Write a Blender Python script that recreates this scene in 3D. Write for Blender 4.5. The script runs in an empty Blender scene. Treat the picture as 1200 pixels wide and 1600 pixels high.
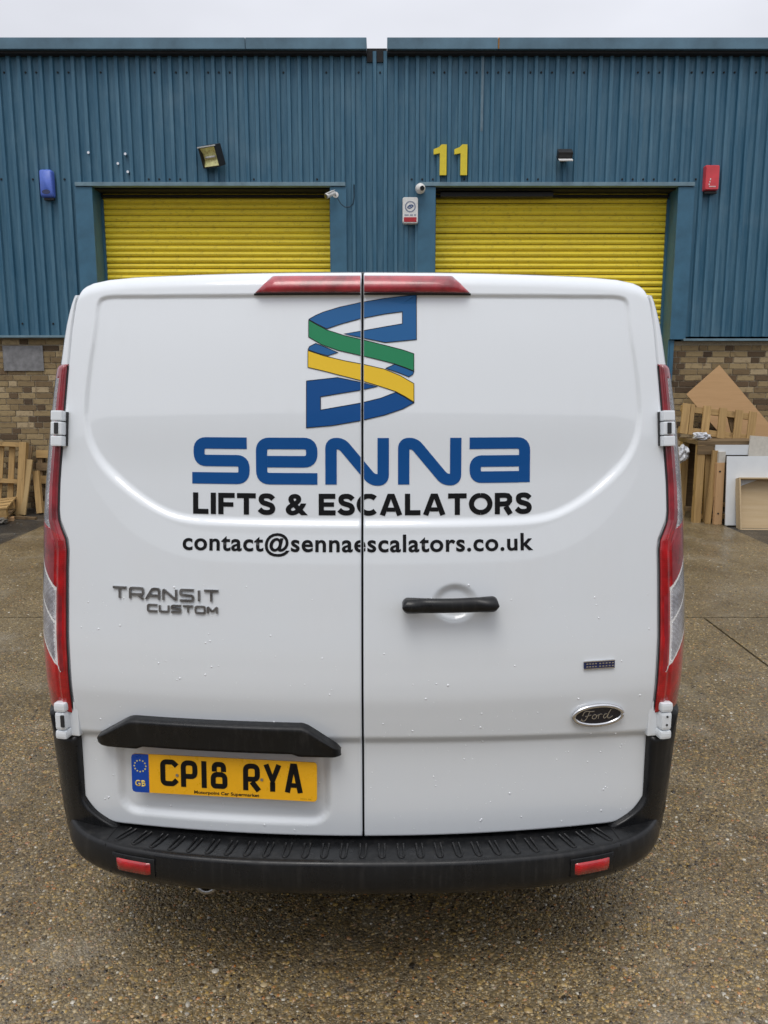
import bpy, bmesh, math, random
import numpy as np
from mathutils import Vector, Matrix
R = math.radians
random.seed(7); rng = np.random.default_rng(7)
scene = bpy.context.scene
C = scene.collection

# ------------------------------------------------------------------ camera
cam = bpy.data.cameras.new('camera')
cam.sensor_fit = 'VERTICAL'; cam.sensor_height = 36.0; cam.lens = 28.08
cam.clip_start = 0.05; cam.clip_end = 2000
cam_o = bpy.data.objects.new('camera', cam); C.objects.link(cam_o)
cam_o.location = (0, 0, 1.70); cam_o.rotation_euler = (R(90 - 9.6), 0, 0)
scene.camera = cam_o

# ------------------------------------------------------------------ world: even overcast sky
world = bpy.data.worlds.new('World'); scene.world = world; world.use_nodes = True
wn, wl = world.node_tree.nodes, world.node_tree.links
wn.clear()
SUN_EL, SUN_AZ = 64.0, 195.0            # azimuth clockwise from +Y
w_out = wn.new('ShaderNodeOutputWorld'); w_bg = wn.new('ShaderNodeBackground')
sky = wn.new('ShaderNodeTexSky'); sky.sky_type = 'NISHITA'; sky.sun_disc = False
sky.sun_elevation = R(SUN_EL); sky.sun_rotation = R(SUN_AZ); sky.air_density = 1.0; sky.dust_density = 5.0
w_tc = wn.new('ShaderNodeTexCoord'); w_sep = wn.new('ShaderNodeSeparateXYZ')
wl.new(w_tc.outputs['Generated'], w_sep.inputs[0])
w_cl = wn.new('ShaderNodeMath'); w_cl.operation = 'MULTIPLY_ADD'; w_cl.use_clamp = False
w_mx = wn.new('ShaderNodeMath'); w_mx.operation = 'MAXIMUM'; w_mx.inputs[1].default_value = 0.0
wl.new(w_sep.outputs['Z'], w_mx.inputs[0])
wl.new(w_mx.outputs[0], w_cl.inputs[0]); w_cl.inputs[1].default_value = 0.42; w_cl.inputs[2].default_value = 0.52   # overcast: zenith brighter than horizon
w_nz = wn.new('ShaderNodeTexNoise'); w_nz.inputs['Scale'].default_value = 2.2; w_nz.inputs['Detail'].default_value = 4
w_map = wn.new('ShaderNodeMapping'); w_map.inputs['Scale'].default_value = (1, 1, 2.5)
wl.new(w_tc.outputs['Generated'], w_map.inputs[0]); wl.new(w_map.outputs[0], w_nz.inputs['Vector'])
w_mr = wn.new('ShaderNodeMapRange'); w_mr.inputs['From Min'].default_value = 0.3; w_mr.inputs['From Max'].default_value = 0.7
w_mr.inputs['To Min'].default_value = 0.86; w_mr.inputs['To Max'].default_value = 1.08
wl.new(w_nz.outputs[0], w_mr.inputs['Value'])
w_mu = wn.new('ShaderNodeMath'); w_mu.operation = 'MULTIPLY'
wl.new(w_cl.outputs[0], w_mu.inputs[0]); wl.new(w_mr.outputs[0], w_mu.inputs[1])
w_gr = wn.new('ShaderNodeMix'); w_gr.data_type = 'RGBA'; w_gr.blend_type = 'MULTIPLY'; w_gr.inputs[0].default_value = 1
w_gr.inputs[6].default_value = (10.7, 10.95, 11.9, 1); wl.new(w_mu.outputs[0], w_gr.inputs[7])
w_hs = wn.new('ShaderNodeHueSaturation'); w_hs.inputs['Saturation'].default_value = 0.25
wl.new(sky.outputs[0], w_hs.inputs['Color'])
w_mix = wn.new('ShaderNodeMix'); w_mix.data_type = 'RGBA'; w_mix.inputs[0].default_value = 0.9
wl.new(w_hs.outputs[0], w_mix.inputs[6]); wl.new(w_gr.outputs[2], w_mix.inputs[7])
wl.new(w_mix.outputs[2], w_bg.inputs['Color']); w_bg.inputs['Strength'].default_value = 0.12
wl.new(w_bg.outputs[0], w_out.inputs[0])

# ------------------------------------------------------------------ sun behind cloud
sl = bpy.data.lights.new('sun', 'SUN'); sl.energy = 1.3; sl.angle = R(30); sl.color = (1, .96, .9)
sun = bpy.data.objects.new('sun', sl); C.objects.link(sun); sun.location = (0, -10, 30)
_d = Vector((math.sin(R(SUN_AZ)) * math.cos(R(SUN_EL)), math.cos(R(SUN_AZ)) * math.cos(R(SUN_EL)), math.sin(R(SUN_EL))))
sun.rotation_euler = _d.to_track_quat('Z', 'Y').to_euler()

vs = scene.view_settings
vs.view_transform = 'Standard'; vs.look = 'None'; vs.exposure = 0.0; vs.gamma = 1.0; vs.use_curve_mapping = False
scene.cycles.use_denoising = True
scene.cycles.max_bounces = 8

# ================================================================== materials
class NT:
    def __init__(s, name):
        s.m = bpy.data.materials.new(name); s.m.use_nodes = True
        s.t = s.m.node_tree; s.n = s.t.nodes; s.l = s.t.links
        s.b = s.n['Principled BSDF']
    def node(s, typ, **kw):
        n = s.n.new(typ)
        for k, v in kw.items():
            if k.startswith('i_'):
                n.inputs[k[2:].replace('_', ' ')].default_value = v
            else: setattr(n, k, v)
        return n
    def coord(s, out='Object', scale=(1, 1, 1)):
        tc = s.node('ShaderNodeTexCoord'); mp = s.node('ShaderNodeMapping'); mp.inputs['Scale'].default_value = scale
        s.l.new(tc.outputs[out], mp.inputs[0]); return mp.outputs[0]
    def noise(s, vec, scale, detail=4, rough=.6):
        n = s.node('ShaderNodeTexNoise', i_Scale=scale, i_Detail=detail, i_Roughness=rough); s.l.new(vec, n.inputs['Vector']); return n.outputs[0]
    def ramp(s, fac, stops, interp='LINEAR'):
        r = s.node('ShaderNodeValToRGB'); r.color_ramp.interpolation = interp
        e = r.color_ramp.elements
        while len(e) < len(stops): e.new(.5)
        for k, (p, c) in enumerate(stops):
            e[k].position = p; e[k].color = (*c, 1) if len(c) == 3 else c
        s.l.new(fac, r.inputs[0]); return r.outputs[0]
    def mix(s, fac, a, b, blend='MIX'):
        m = s.node('ShaderNodeMix', data_type='RGBA', blend_type=blend)
        for idx, v in ((0, fac), (6, a), (7, b)):
            if hasattr(v, 'is_output'): s.l.new(v, m.inputs[idx])
            elif idx == 0: m.inputs[0].default_value = v
            else: m.inputs[idx].default_value = (*v, 1)
        return m.outputs[2]
    def math(s, op, a, b=None, clamp=False):
        m = s.node('ShaderNodeMath', operation=op, use_clamp=clamp)
        for idx, v in ((0, a), (1, b)):
            if v is None: continue
            if hasattr(v, 'is_output'): s.l.new(v, m.inputs[idx])
            else: m.inputs[idx].default_value = v
        return m.outputs[0]
    def rng(s, v, a, b, c, d):
        m = s.node('ShaderNodeMapRange'); s.l.new(v, m.inputs[0])
        for k, x in zip((1, 2, 3, 4), (a, b, c, d)): m.inputs[k].default_value = x
        return m.outputs[0]
    def bump(s, h, strength=.3, dist=.01):
        b = s.node('ShaderNodeBump'); b.inputs['Strength'].default_value = strength; b.inputs['Distance'].default_value = dist
        s.l.new(h, b.inputs['Height']); s.l.new(b.outputs[0], s.b.inputs['Normal'])
    def set(s, **kw):
        for k, v in kw.items():
            i = s.b.inputs[k.replace('_', ' ')]
            if hasattr(v, 'is_output'): s.l.new(v, i)
            elif isinstance(v, tuple): i.default_value = (*v, 1)
            else: i.default_value = v
        return s.m
def simple(name, col, rough=.5, metal=0., coat=0., var=.12, scale=30.):
    t = NT(name); c = t.coord()
    n = t.noise(c, scale, 5)
    k = t.ramp(n, [(.3, tuple(max(0, x * (1 - var)) for x in col)), (.7, tuple(min(1, x * (1 + var)) for x in col))])
    t.set(Base_Color=k, Roughness=t.rng(n, .3, .7, max(.02, rough - .06), min(1, rough + .08)), Metallic=metal)
    if coat: t.set(Coat_Weight=coat, Coat_Roughness=.04)
    return t.m

def vinyl(name, col):
    t = NT(name); n = t.noise(t.coord(), 4, 2)
    t.set(Base_Color=t.ramp(n, [(.3, tuple(x * .97 for x in col)), (.7, col)]), Roughness=.38, Specular_IOR_Level=.25); return t.m
def m_paint():
    t = NT('van_white_paint'); c = t.coord('Object')
    n = t.noise(c, 3.0, 6, .65); n2 = t.noise(t.coord('Object', (40, 40, 3)), 1.0, 4)
    dirt = t.math('MULTIPLY', t.rng(n, .45, .75, 0, 1), t.rng(n2, .4, .75, 0, .12), True)
    col = t.mix(dirt, (.785, .825, .86), (.64, .65, .64))
    fine = t.noise(c, 9.0, 2)
    t.set(Base_Color=col, Roughness=.32, Coat_Weight=1.0, Coat_Roughness=t.rng(n, .3, .7, .02, .05), Coat_IOR=1.62)
    t.bump(fine, .02, .002)
    return t.m
def m_black_plastic():
    t = NT('black_textured_plastic'); c = t.coord('Object')
    n = t.noise(c, 6, 6, .7); st = t.noise(t.coord('Object', (45, 45, 2.2)), 1, 5, .7); g = t.noise(c, 900, 2)
    k = t.math('MULTIPLY', t.rng(st, .50, .72, 0, 1), t.rng(n, .35, .65, .3, 1), True)
    t.set(Base_Color=t.mix(k, (.009, .0095, .0105), (.030, .029, .028)), Roughness=t.rng(n, .35, .62, .16, .50), Specular_IOR_Level=.36)
    t.bump(g, .25, .0006)
    return t.m
def m_cladding():
    t = NT('blue_coated_cladding'); c = t.coord('Object')
    oi = t.node('ShaderNodeObjectInfo')
    v = t.node('ShaderNodeVectorMath', operation='ADD'); t.l.new(c, v.inputs[0])
    cm = t.node('ShaderNodeCombineXYZ'); t.l.new(t.math('MULTIPLY', oi.outputs['Random'], 40), cm.inputs[0]); t.l.new(cm.outputs[0], v.inputs[1])
    mp = t.node('ShaderNodeMapping'); mp.inputs['Scale'].default_value = (9, 9, .55); t.l.new(v.outputs[0], mp.inputs[0])
    st = t.noise(mp.outputs[0], 1.9, 8, .75); bl = t.noise(v.outputs[0], 1.3, 5, .6); f = t.noise(v.outputs[0], 60, 3)
    col = t.mix(t.rng(st, .35, .72, 0, 1), (.026, .108, .182), (.092, .200, .280))
    col = t.mix(t.rng(bl, .55, .75, 0, .25), col, (.19, .28, .34))
    col = t.mix(t.rng(f, .6, .8, 0, .2), col, (.02, .05, .07))
    t.set(Base_Color=col, Roughness=t.rng(bl, .3, .7, .42, .62), Specular_IOR_Level=.4)
    return t.m
def m_shutter():
    t = NT('yellow_shutter_paint'); c = t.coord('Object')
    oi = t.node('ShaderNodeObjectInfo')
    v = t.node('ShaderNodeVectorMath', operation='ADD'); t.l.new(c, v.inputs[0])
    cm = t.node('ShaderNodeCombineXYZ'); t.l.new(t.math('MULTIPLY', oi.outputs['Random'], 1.2), cm.inputs[0]); t.l.new(cm.outputs[0], v.inputs[1])
    n = t.noise(v.outputs[0], 2.2, 6, .7); f = t.noise(v.outputs[0], 22, 5, .7)
    col = t.mix(t.rng(n, .35, .7, 0, 1), (1.0, .80, .05), (.86, .67, .06))
    col = t.mix(t.rng(f, .54, .78, 0, .6), col, (.30, .22, .05))
    t.set(Base_Color=col, Roughness=t.rng(n, .3, .7, .3, .55)); return t.m
def m_brick(name='stock_brick', dk=False):
    t = NT(name); c = t.coord('Object'); oi = t.node('ShaderNodeObjectInfo')
    v = t.node('ShaderNodeVectorMath', operation='ADD'); t.l.new(c, v.inputs[0])
    cm = t.node('ShaderNodeCombineXYZ'); t.l.new(t.math('MULTIPLY', oi.outputs['Random'], 60), cm.inputs[0]); t.l.new(cm.outputs[0], v.inputs[1])
    base = t.ramp(oi.outputs['Random'], [(0, (.17, .115, .058)), (.3, (.25, .18, .09)), (.6, (.33, .245, .125)), (.8, (.38, .285, .15)), (1, (.44, .345, .21))])
    if dk: base = t.ramp(oi.outputs['Random'], [(0, (.07, .045, .025)), (.6, (.13, .085, .045)), (1, (.19, .12, .06))])
    n = t.noise(v.outputs[0], 14, 6, .7); f = t.noise(v.outputs[0], 90, 4)
    col = t.mix(t.rng(n, .52, .66, 0, .75), base, (.11, .07, .04))
    col = t.mix(t.rng(f, .55, .8, 0, .4), col, (.5, .4, .27))
    t.set(Base_Color=col, Roughness=.9); t.bump(f, .6, .006); return t.m
def m_wall_far():
    t = NT('brick_courses'); c = t.coord('Object')
    g = t.node('ShaderNodeNewGeometry')
    base = t.ramp(g.outputs['Random Per Island'], [(0, (.1, .065, .035)), (.25, (.24, .17, .085)), (.6, (.36, .27, .14)), (1, (.46, .36, .22))])
    f = t.noise(c, 90, 4); n = t.noise(c, 14, 6, .7)
    col = t.mix(t.rng(n, .52, .66, 0, .75), base, (.11, .07, .04))
    t.set(Base_Color=col, Roughness=.9); t.bump(f, .6, .006); return t.m
def m_wood(name, a, b, grain=(3, 60, 60), knots=True):
    t = NT(name); c = t.coord('Object', grain); oi = t.node('ShaderNodeObjectInfo')
    v = t.node('ShaderNodeVectorMath', operation='ADD'); t.l.new(c, v.inputs[0])
    cm = t.node('ShaderNodeCombineXYZ'); x = t.math('MULTIPLY', oi.outputs['Random'], 60)
    for k in range(3): t.l.new(x, cm.inputs[k])
    t.l.new(cm.outputs[0], v.inputs[1])
    n = t.noise(v.outputs[0], 1, 6, .65); c2 = t.coord('Object'); k = t.noise(c2, 9, 3)
    col = t.mix(t.rng(n, .35, .68, 0, 1), a, b)
    if knots: col = t.mix(t.rng(k, .62, .72, 0, .6), col, tuple(x * .35 for x in b))
    col = t.mix(t.math('MULTIPLY', oi.outputs['Random'], .35), col, tuple(x * .6 for x in b))
    t.set(Base_Color=col, Roughness=.75); t.bump(n, .25, .003); return t.m
def damp(t, col):
    """old oil and damp stains of the yard, the same for slab and stones"""
    g = t.node('ShaderNodeNewGeometry'); p_ = g.outputs['Position']
    a = t.noise(p_, .9, 7, .68); b = t.noise(p_, 4.5, 6, .7)
    k = t.math('ADD', t.rng(a, .46, .62, 0, .55), t.rng(b, .55, .70, 0, .45), True)
    col = t.mix(k, col, (.46, .42, .37), 'MULTIPLY')
    w = t.noise(p_, 1.7, 6, .7)
    return t.mix(t.rng(w, .54, .72, 0, .5), col, (.31, .275, .215))
def m_ground(name, pal, dark, vscale, bump_d, wet=True):
    t = NT(name); c = t.coord('Object')
    vo = t.node('ShaderNodeTexVoronoi', i_Scale=vscale, i_Randomness=1.0); t.l.new(c, vo.inputs['Vector'])
    vo2 = t.node('ShaderNodeTexVoronoi', i_Scale=vscale * 2.3, i_Randomness=1.0); t.l.new(c, vo2.inputs['Vector'])
    s1 = t.node('ShaderNodeSeparateColor'); t.l.new(vo.outputs['Color'], s1.inputs[0])
    s2 = t.node('ShaderNodeSeparateColor'); t.l.new(vo2.outputs['Color'], s2.inputs[0])
    peb = t.ramp(s1.outputs[0], pal); peb2 = t.ramp(s2.outputs[1], pal)
    use2 = t.math('GREATER_THAN', s1.outputs[1], .5)
    col = t.mix(use2, peb, peb2)
    dist = t.mix(use2, vo.outputs['Distance'], vo2.outputs['Distance'])
    edge = t.rng(dist, .32, .6, 0, 1)
    col = t.mix(t.math('MULTIPLY', edge, .8), col, dark)
    big = t.noise(c, .55, 6, .62); mid = t.noise(c, 2.6, 6, .65); fn = t.noise(c, 45, 4, .7)
    col = t.mix(t.rng(mid, .40, .72, 0, .45), col, t.mix(fn, dark, tuple(x * 2.1 for x in dark)))
    col = t.mix(t.rng(big, .38, .70, 0, .35), col, tuple(x * 1.6 for x in dark))
    col = damp(t, col)
    pud = t.noise(c, 1.1, 5, .6)
    t.set(Base_Color=col, Roughness=t.rng(mid, .35, .68, .60, .30), Coat_Weight=t.rng(pud, .40, .62, .05, .75), Coat_Roughness=t.rng(fn, .3, .7, .16, .34), Coat_IOR=1.33)
    h = t.math('SUBTRACT', 1.0, dist); h2 = t.math('ADD', h, t.math('MULTIPLY', fn, .5))
    t.bump(h2, .7, bump_d)
    return t.m
AGG = [(0, (.035, .024, .014)), (.14, (.13, .085, .034)), (.32, (.28, .185, .07)), (.50, (.40, .28, .11)), (.66, (.21, .16, .09)), (.80, (.50, .37, .17)), (.92, (.30, .265, .20)), (1, (.75, .64, .42))]
MAT = dict(
    paint=m_paint(), black=m_black_plastic(), clad=m_cladding(), shutter=m_shutter(), brick=m_brick(), brick_dark=m_brick('burnt_brick', True), courses=m_wall_far(),
    seal=simple('rubber_seal', (.022, .022, .024), .6), mortar=simple('mortar', (.42, .37, .28), .95, var=.25, scale=60),
    flashing=simple('blue_flashing', (.042, .135, .215), .5, var=.2, scale=4), fascia=simple('grey_blue_fascia', (.085, .165, .225), .45, var=.28, scale=2.5),
    trim=simple('pale_blue_trim', (.15, .24, .29), .5, var=.2, scale=6),
    opp_wall=simple('grey_render', (.26, .27, .28), .8, scale=2), opp_brick=simple('red_brown_brick', (.24, .14, .08), .9, scale=5),
    faded=simple('faded_coating', (.115, .185, .235), .6, var=.3, scale=6), rust=simple('rust', (.30, .14, .03), .8, var=.4, scale=40),
    void=simple('dark_void', (.012, .012, .013), .8), steel=simple('steel', (.5, .5, .5), .35, 1.0),
    blue_vinyl=vinyl('blue_vinyl', (.004, .075, .27)), blue_light=vinyl('light_blue_vinyl', (.018, .12, .32)),
    green_vinyl=vinyl('green_vinyl', (.022, .24, .105)), yellow_vinyl=vinyl('yellow_vinyl', (.85, .56, .035)),
    black_vinyl=vinyl('black_vinyl', (.006, .006, .007)),
    plate_yellow=simple('plate_yellow', (.90, .455, .006), .3, var=.04, coat=.5), plate_blue=simple('plate_blue', (.003, .06, .38), .3, var=.05),
    plate_pale=simple('plate_gold', (.85, .62, .12), .4, var=.05), plate_white=simple('star_yellow', (.75, .65, .2), .4),
    chrome=simple('chrome', (.75, .75, .76), .12, 1.0, var=.05), badge_grey=simple('badge_satin_chrome', (.42, .42, .42), .28, 1.0, var=.1),
    badge_black=simple('badge_black', (.008, .009, .016), .12, coat=.3), badge_blue=simple('badge_blue', (.01, .02, .09), .2, coat=.5),
    tyre=simple('tyre_rubber', (.018, .018, .018), .8), rim=simple('wheel_silver', (.35, .35, .36), .35, .8),
    glass=simple('dark_glass', (.01, .012, .014), .05, coat=1.),
    white_plastic=simple('white_plastic', (.72, .72, .70), .4), sign_red=simple('sounder_red', (.42, .02, .03), .35, var=.08), sign_blue=simple('sounder_blue', (.03, .08, .22), .4),
    alarm_blue=simple('alarm_blue', (.085, .16, .58), .4, var=.08), alarm_red=simple('alarm_red', (.66, .06, .075), .4, var=.15, scale=8), lamp_black=simple('lamp_black', (.015, .015, .016), .5),
    num_yellow=simple('number_yellow', (.72, .58, .03), .5, var=.08), gold=simple('tarnished_reflector', (.95, .82, .34), .3, .1, var=.35, scale=22),
    lens=simple('frosted_lens', (.75, .75, .74), .25), cable=simple('cable_grey', (.02, .05, .08), .6),
    plaque=simple('weathered_grey_sheet', (.22, .22, .225), .6, .2, var=.3, scale=12),
    board_white=simple('white_melamine', (.68, .71, .73), .35, var=.04, scale=5), board_cream=simple('cream_board', (.52, .49, .43), .6, var=.08),
    bag=simple('plastic_bag', (.6, .62, .66), .35, var=.2), chip=simple('scrap', (.13, .12, .10), .8, var=.4),
    pallet=m_wood('pallet_wood', (.54, .355, .145), (.34, .21, .08)), pallet_dark=m_wood('weathered_timber', (.25, .165, .08), (.12, .08, .04)),
    pale_wood=m_wood('planed_pine', (.50, .36, .17), (.42, .28, .12)), ply=m_wood('plywood_face', (.58, .36, .18), (.51, .31, .145), (2, 2, 25), False),
    tray=m_wood('birch_ply', (.58, .45, .28), (.50, .37, .21), (1.5, 30, 30), False), peach=m_wood('peach_pine', (.56, .35, .18), (.5, .3, .14)),
)
for k_, n_, a_, b_ in (('pallet', 'pallet_wood', (.54, .355, .145), (.34, .21, .08)), ('pallet_dark', 'weathered_timber', (.25, .165, .08), (.12, .08, .04)), ('pale_wood', 'planed_pine', (.50, .36, .17), (.42, .28, .12)), ('peach', 'peach_pine', (.56, .35, .18), (.5, .3, .14))):
    MAT[k_ + '_upright'] = m_wood(n_ + '_upright', a_, b_, (60, 60, 3))
MAT['asphalt'] = m_ground('asphalt', [(0, (.02, .02, .02)), (.5, (.04, .04, .038)), (.9, (.07, .066, .06)), (1, (.16, .15, .13))], (.022, .022, .021), 130, .004)
MAT['aggregate'] = m_ground('exposed_aggregate_concrete', AGG, (.115, .090, .052), 84, .008)
def m_pebble():
    t = NT('pebble_stone'); g = t.node('ShaderNodeNewGeometry'); c = t.coord('Object')
    col = t.ramp(g.outputs['Random Per Island'], [(0, (.015, .013, .011)), (.14, (.07, .047, .025)), (.3, (.20, .135, .055)), (.48, (.32, .215, .085)), (.62, (.22, .175, .11)), (.75, (.46, .30, .085)), (.86, (.48, .38, .22)), (.93, (.42, .16, .035)), (.965, (.28, .26, .22)), (1, (.75, .70, .58))])
    f = t.noise(c, 120, 3); big = t.noise(c, 2.6, 6, .65)
    col = t.mix(t.rng(f, .45, .75, 0, .5), col, (.1, .075, .045))
    col = damp(t, col)
    t.set(Base_Color=col, Roughness=t.rng(big, .35, .65, .38, .14)); t.bump(f, .2, .002); return t.m
MAT['pebble'] = m_pebble()
def m_red_lens(name, col, ridge):
    t = NT(name); c = t.coord('Object')
    w = t.node('ShaderNodeTexWave', i_Scale=ridge, i_Distortion=.3); w.bands_direction = 'Z'; t.l.new(c, w.inputs['Vector'])
    n = t.noise(c, 18, 4)
    t.set(Base_Color=t.mix(t.rng(n, .35, .65, 0, 1), col, tuple(x * .45 for x in col)), Roughness=.18, Coat_Weight=1., Coat_Roughness=.03)
    t.bump(w.outputs[1], .15, .002); return t.m
MAT['red_lens'] = m_red_lens('red_lens', (.52, .005, .009), 60)
MAT['brake_lens'] = m_red_lens('brake_light_lens', (.50, .03, .045), 160)
MAT['red_lens_dark'] = m_red_lens('dark_red_lens', (.33, .014, .024), 110)
def m_clear_lens():
    t = NT('clear_lens'); c = t.coord('Object')
    w = t.node('ShaderNodeTexWave', i_Scale=90, i_Distortion=.2); w.bands_direction = 'Z'; t.l.new(c, w.inputs['Vector'])
    n = t.noise(c, 20, 4)
    t.set(Base_Color=t.mix(t.rng(n, .35, .65, 0, 1), (.52, .52, .54), (.22, .21, .23)), Metallic=.8, Roughness=.16, Coat_Weight=1., Coat_Roughness=.03)
    t.bump(w.outputs[1], .6, .004); return t.m
MAT['clear_lens'] = m_clear_lens()
def m_water():
    t = NT('water_drop'); t.set(Base_Color=(.86, .89, .92), Roughness=.05, Specular_IOR_Level=.6); return t.m
MAT['water'] = m_water()

# ================================================================== helpers
def tag(o, label=None, cat=None, group=None, kind=None):
    if label: o['label'] = label
    if cat: o['category'] = cat
    if group: o['group'] = group
    if kind: o['kind'] = kind
    return o
def link(name, me, mat, parent=None, smooth=False, origin=True, at=None):
    """mesh in the parent's own space (or world) -> one object with its origin in its middle"""
    n = len(me.vertices)
    loc = Vector((0, 0, 0))
    if origin and n:
        co = np.empty(n * 3, 'f'); me.vertices.foreach_get('co', co); co = co.reshape(-1, 3)
        loc = Vector(((co.min(0) + co.max(0)) / 2).tolist())
        me.vertices.foreach_set('co', (co - np.array(loc, 'f')).ravel())
    if isinstance(mat, str) and mat + '_upright' in MAT and n and np.argmax(co.max(0) - co.min(0)) == 2: mat += '_upright'
    me.materials.clear(); me.materials.append(MAT[mat] if isinstance(mat, str) else mat)
    if smooth: me.polygons.foreach_set('use_smooth', [True] * len(me.polygons))
    me.update()
    o = bpy.data.objects.new(name, me); C.objects.link(o)
    o.parent = parent
    o.location = loc if at is None else at
    return o
def empty(name, loc, rz=0):
    o = bpy.data.objects.new(name, None); C.objects.link(o); o.location = loc; o.rotation_euler = (0, 0, rz); o.empty_display_size = .1
    return o
def mesh(verts, faces):
    me = bpy.data.meshes.new('m'); me.from_pydata([tuple(v) for v in verts], [], faces); me.validate(); return me
def from_bm(bm):
    me = bpy.data.meshes.new('m'); bm.to_mesh(me); bm.free(); return me
def box_bm(bm, cx, cy, cz, sx, sy, sz, rot=None, bev=0.):
    M = Matrix.Translation((cx, cy, cz))
    if rot is not None: M = M @ (rot if isinstance(rot, Matrix) else Matrix.Rotation(rot, 4, 'Z'))
    b2 = bmesh.new(); bmesh.ops.create_cube(b2, size=1.0)
    bmesh.ops.scale(b2, vec=(sx, sy, sz), verts=b2.verts)
    if bev: bmesh.ops.bevel(b2, geom=b2.edges[:], offset=bev, segments=2, affect='EDGES', profile=.7)
    bmesh.ops.transform(b2, matrix=M, verts=b2.verts)
    tmp = bpy.data.meshes.new('t'); b2.to_mesh(tmp); b2.free(); bm.from_mesh(tmp); bpy.data.meshes.remove(tmp)
def box(name, x0, x1, y0, y1, z0, z1, mat, parent=None, bev=0., rot=None, smooth=False):
    bm = bmesh.new(); box_bm(bm, (x0 + x1) / 2, (y0 + y1) / 2, (z0 + z1) / 2, x1 - x0, y1 - y0, z1 - z0, rot, bev)
    return link(name, from_bm(bm), mat, parent, smooth)
def cyl_bm(bm, p0, p1, r0, r1=None, seg=16, caps=True):
    r1 = r0 if r1 is None else r1
    p0, p1 = Vector(p0), Vector(p1); d = p1 - p0
    M = Matrix.Translation((p0 + p1) / 2) @ d.to_track_quat('Z', 'Y').to_matrix().to_4x4()
    bmesh.ops.create_cone(bm, cap_ends=caps, segments=seg, radius1=r0, radius2=r1, depth=d.length, matrix=M)
def tube_bm(bm, pts, r, seg=8):
    pts = [Vector(p) for p in pts]; rings = []
    up = Vector((.3, .2, 1)).normalized()
    for i, p in enumerate(pts):
        t = (pts[min(i + 1, len(pts) - 1)] - pts[max(i - 1, 0)]).normalized()
        a = t.cross(up).normalized(); b = t.cross(a).normalized()
        rings.append([bm.verts.new(p + r * (math.cos(2 * math.pi * k / seg) * a + math.sin(2 * math.pi * k / seg) * b)) for k in range(seg)])
    for r0, r1 in zip(rings, rings[1:]):
        for k in range(seg): bm.faces.new((r0[k], r0[(k + 1) % seg], r1[(k + 1) % seg], r1[k]))
    bm.faces.new(rings[0]); bm.faces.new(rings[-1][::-1])
def grid_mesh(P, close=False):
    """P: array (rows, cols, 3)"""
    P = np.asarray(P, 'f'); nr, nc = P.shape[:2]
    idx = np.arange(nr * nc).reshape(nr, nc)
    q = np.stack([idx[:-1, :-1], idx[:-1, 1:], idx[1:, 1:], idx[1:, :-1]], -1).reshape(-1, 4)
    return quads(P.reshape(-1, 3), q)
def quads(v, q):
    me = bpy.data.meshes.new('m'); v = np.asarray(v, 'f'); q = np.asarray(q, 'i')
    k = q.shape[1]
    me.vertices.add(len(v)); me.vertices.foreach_set('co', v.ravel())
    me.loops.add(q.size); me.loops.foreach_set('vertex_index', q.ravel())
    me.polygons.add(len(q)); me.polygons.foreach_set('loop_start', np.arange(0, q.size, k, dtype='i'))
    me.update(calc_edges=True); me.validate(); return me
def tbl(T):
    xs = np.array([a for a, _ in T]); ys = np.array([b for _, b in T])
    # smooth monotone-ish interpolation
    m = np.gradient(ys, xs)
    def f(x):
        x = np.clip(np.asarray(x, float), xs[0], xs[-1]); i = np.clip(np.searchsorted(xs, x) - 1, 0, len(xs) - 2)
        h = xs[i + 1] - xs[i]; t = (x - xs[i]) / h
        return (ys[i] * (2 * t**3 - 3 * t**2 + 1) + h * m[i] * (t**3 - 2 * t**2 + t) + ys[i + 1] * (-2 * t**3 + 3 * t**2) + h * m[i + 1] * (t**3 - t**2))
    return f
def lin(T):
    xs = [a for a, _ in T]; ys = [b for _, b in T]
    return lambda x: np.interp(x, xs, ys)
def sstep(t):
    t = np.clip(t, 0, 1); return t * t * (3 - 2 * t)
def smooth_poly(P, n=2, closed=False):
    P = [np.array(p, float) for p in P]
    for _ in range(n):
        Q = []
        m = len(P)
        rngk = range(m if closed else m - 1)
        if not closed: Q.append(P[0])
        for i in rngk:
            a, b = P[i], P[(i + 1) % m]; Q += [a * .75 + b * .25, a * .25 + b * .75]
        if not closed: Q.append(P[-1])
        P = Q
    return P
def sdf(px, pz, poly):
    """signed distance to a closed polygon, inside positive"""
    poly = np.asarray(poly, float); d = np.full(px.shape, 1e9); ins = np.zeros(px.shape, bool)
    for (ax, az), (bx, bz) in zip(poly, np.roll(poly, -1, 0)):
        ex, ez = bx - ax, bz - az; L = ex * ex + ez * ez + 1e-12
        t = np.clip(((px - ax) * ex + (pz - az) * ez) / L, 0, 1)
        d = np.minimum(d, np.hypot(px - ax - t * ex, pz - az - t * ez))
        c = ((az > pz) != (bz > pz)) & (px < (bx - ax) * (pz - az) / (bz - az + 1e-12) + ax)
        ins ^= c
    return np.where(ins, d, -d)
def poly_bm(pts):
    bm = bmesh.new(); vs_ = [bm.verts.new((x, z, 0)) for x, z in pts]; f = bm.faces.new(vs_)
    bmesh.ops.triangulate(bm, faces=[f]); return bm
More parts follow.
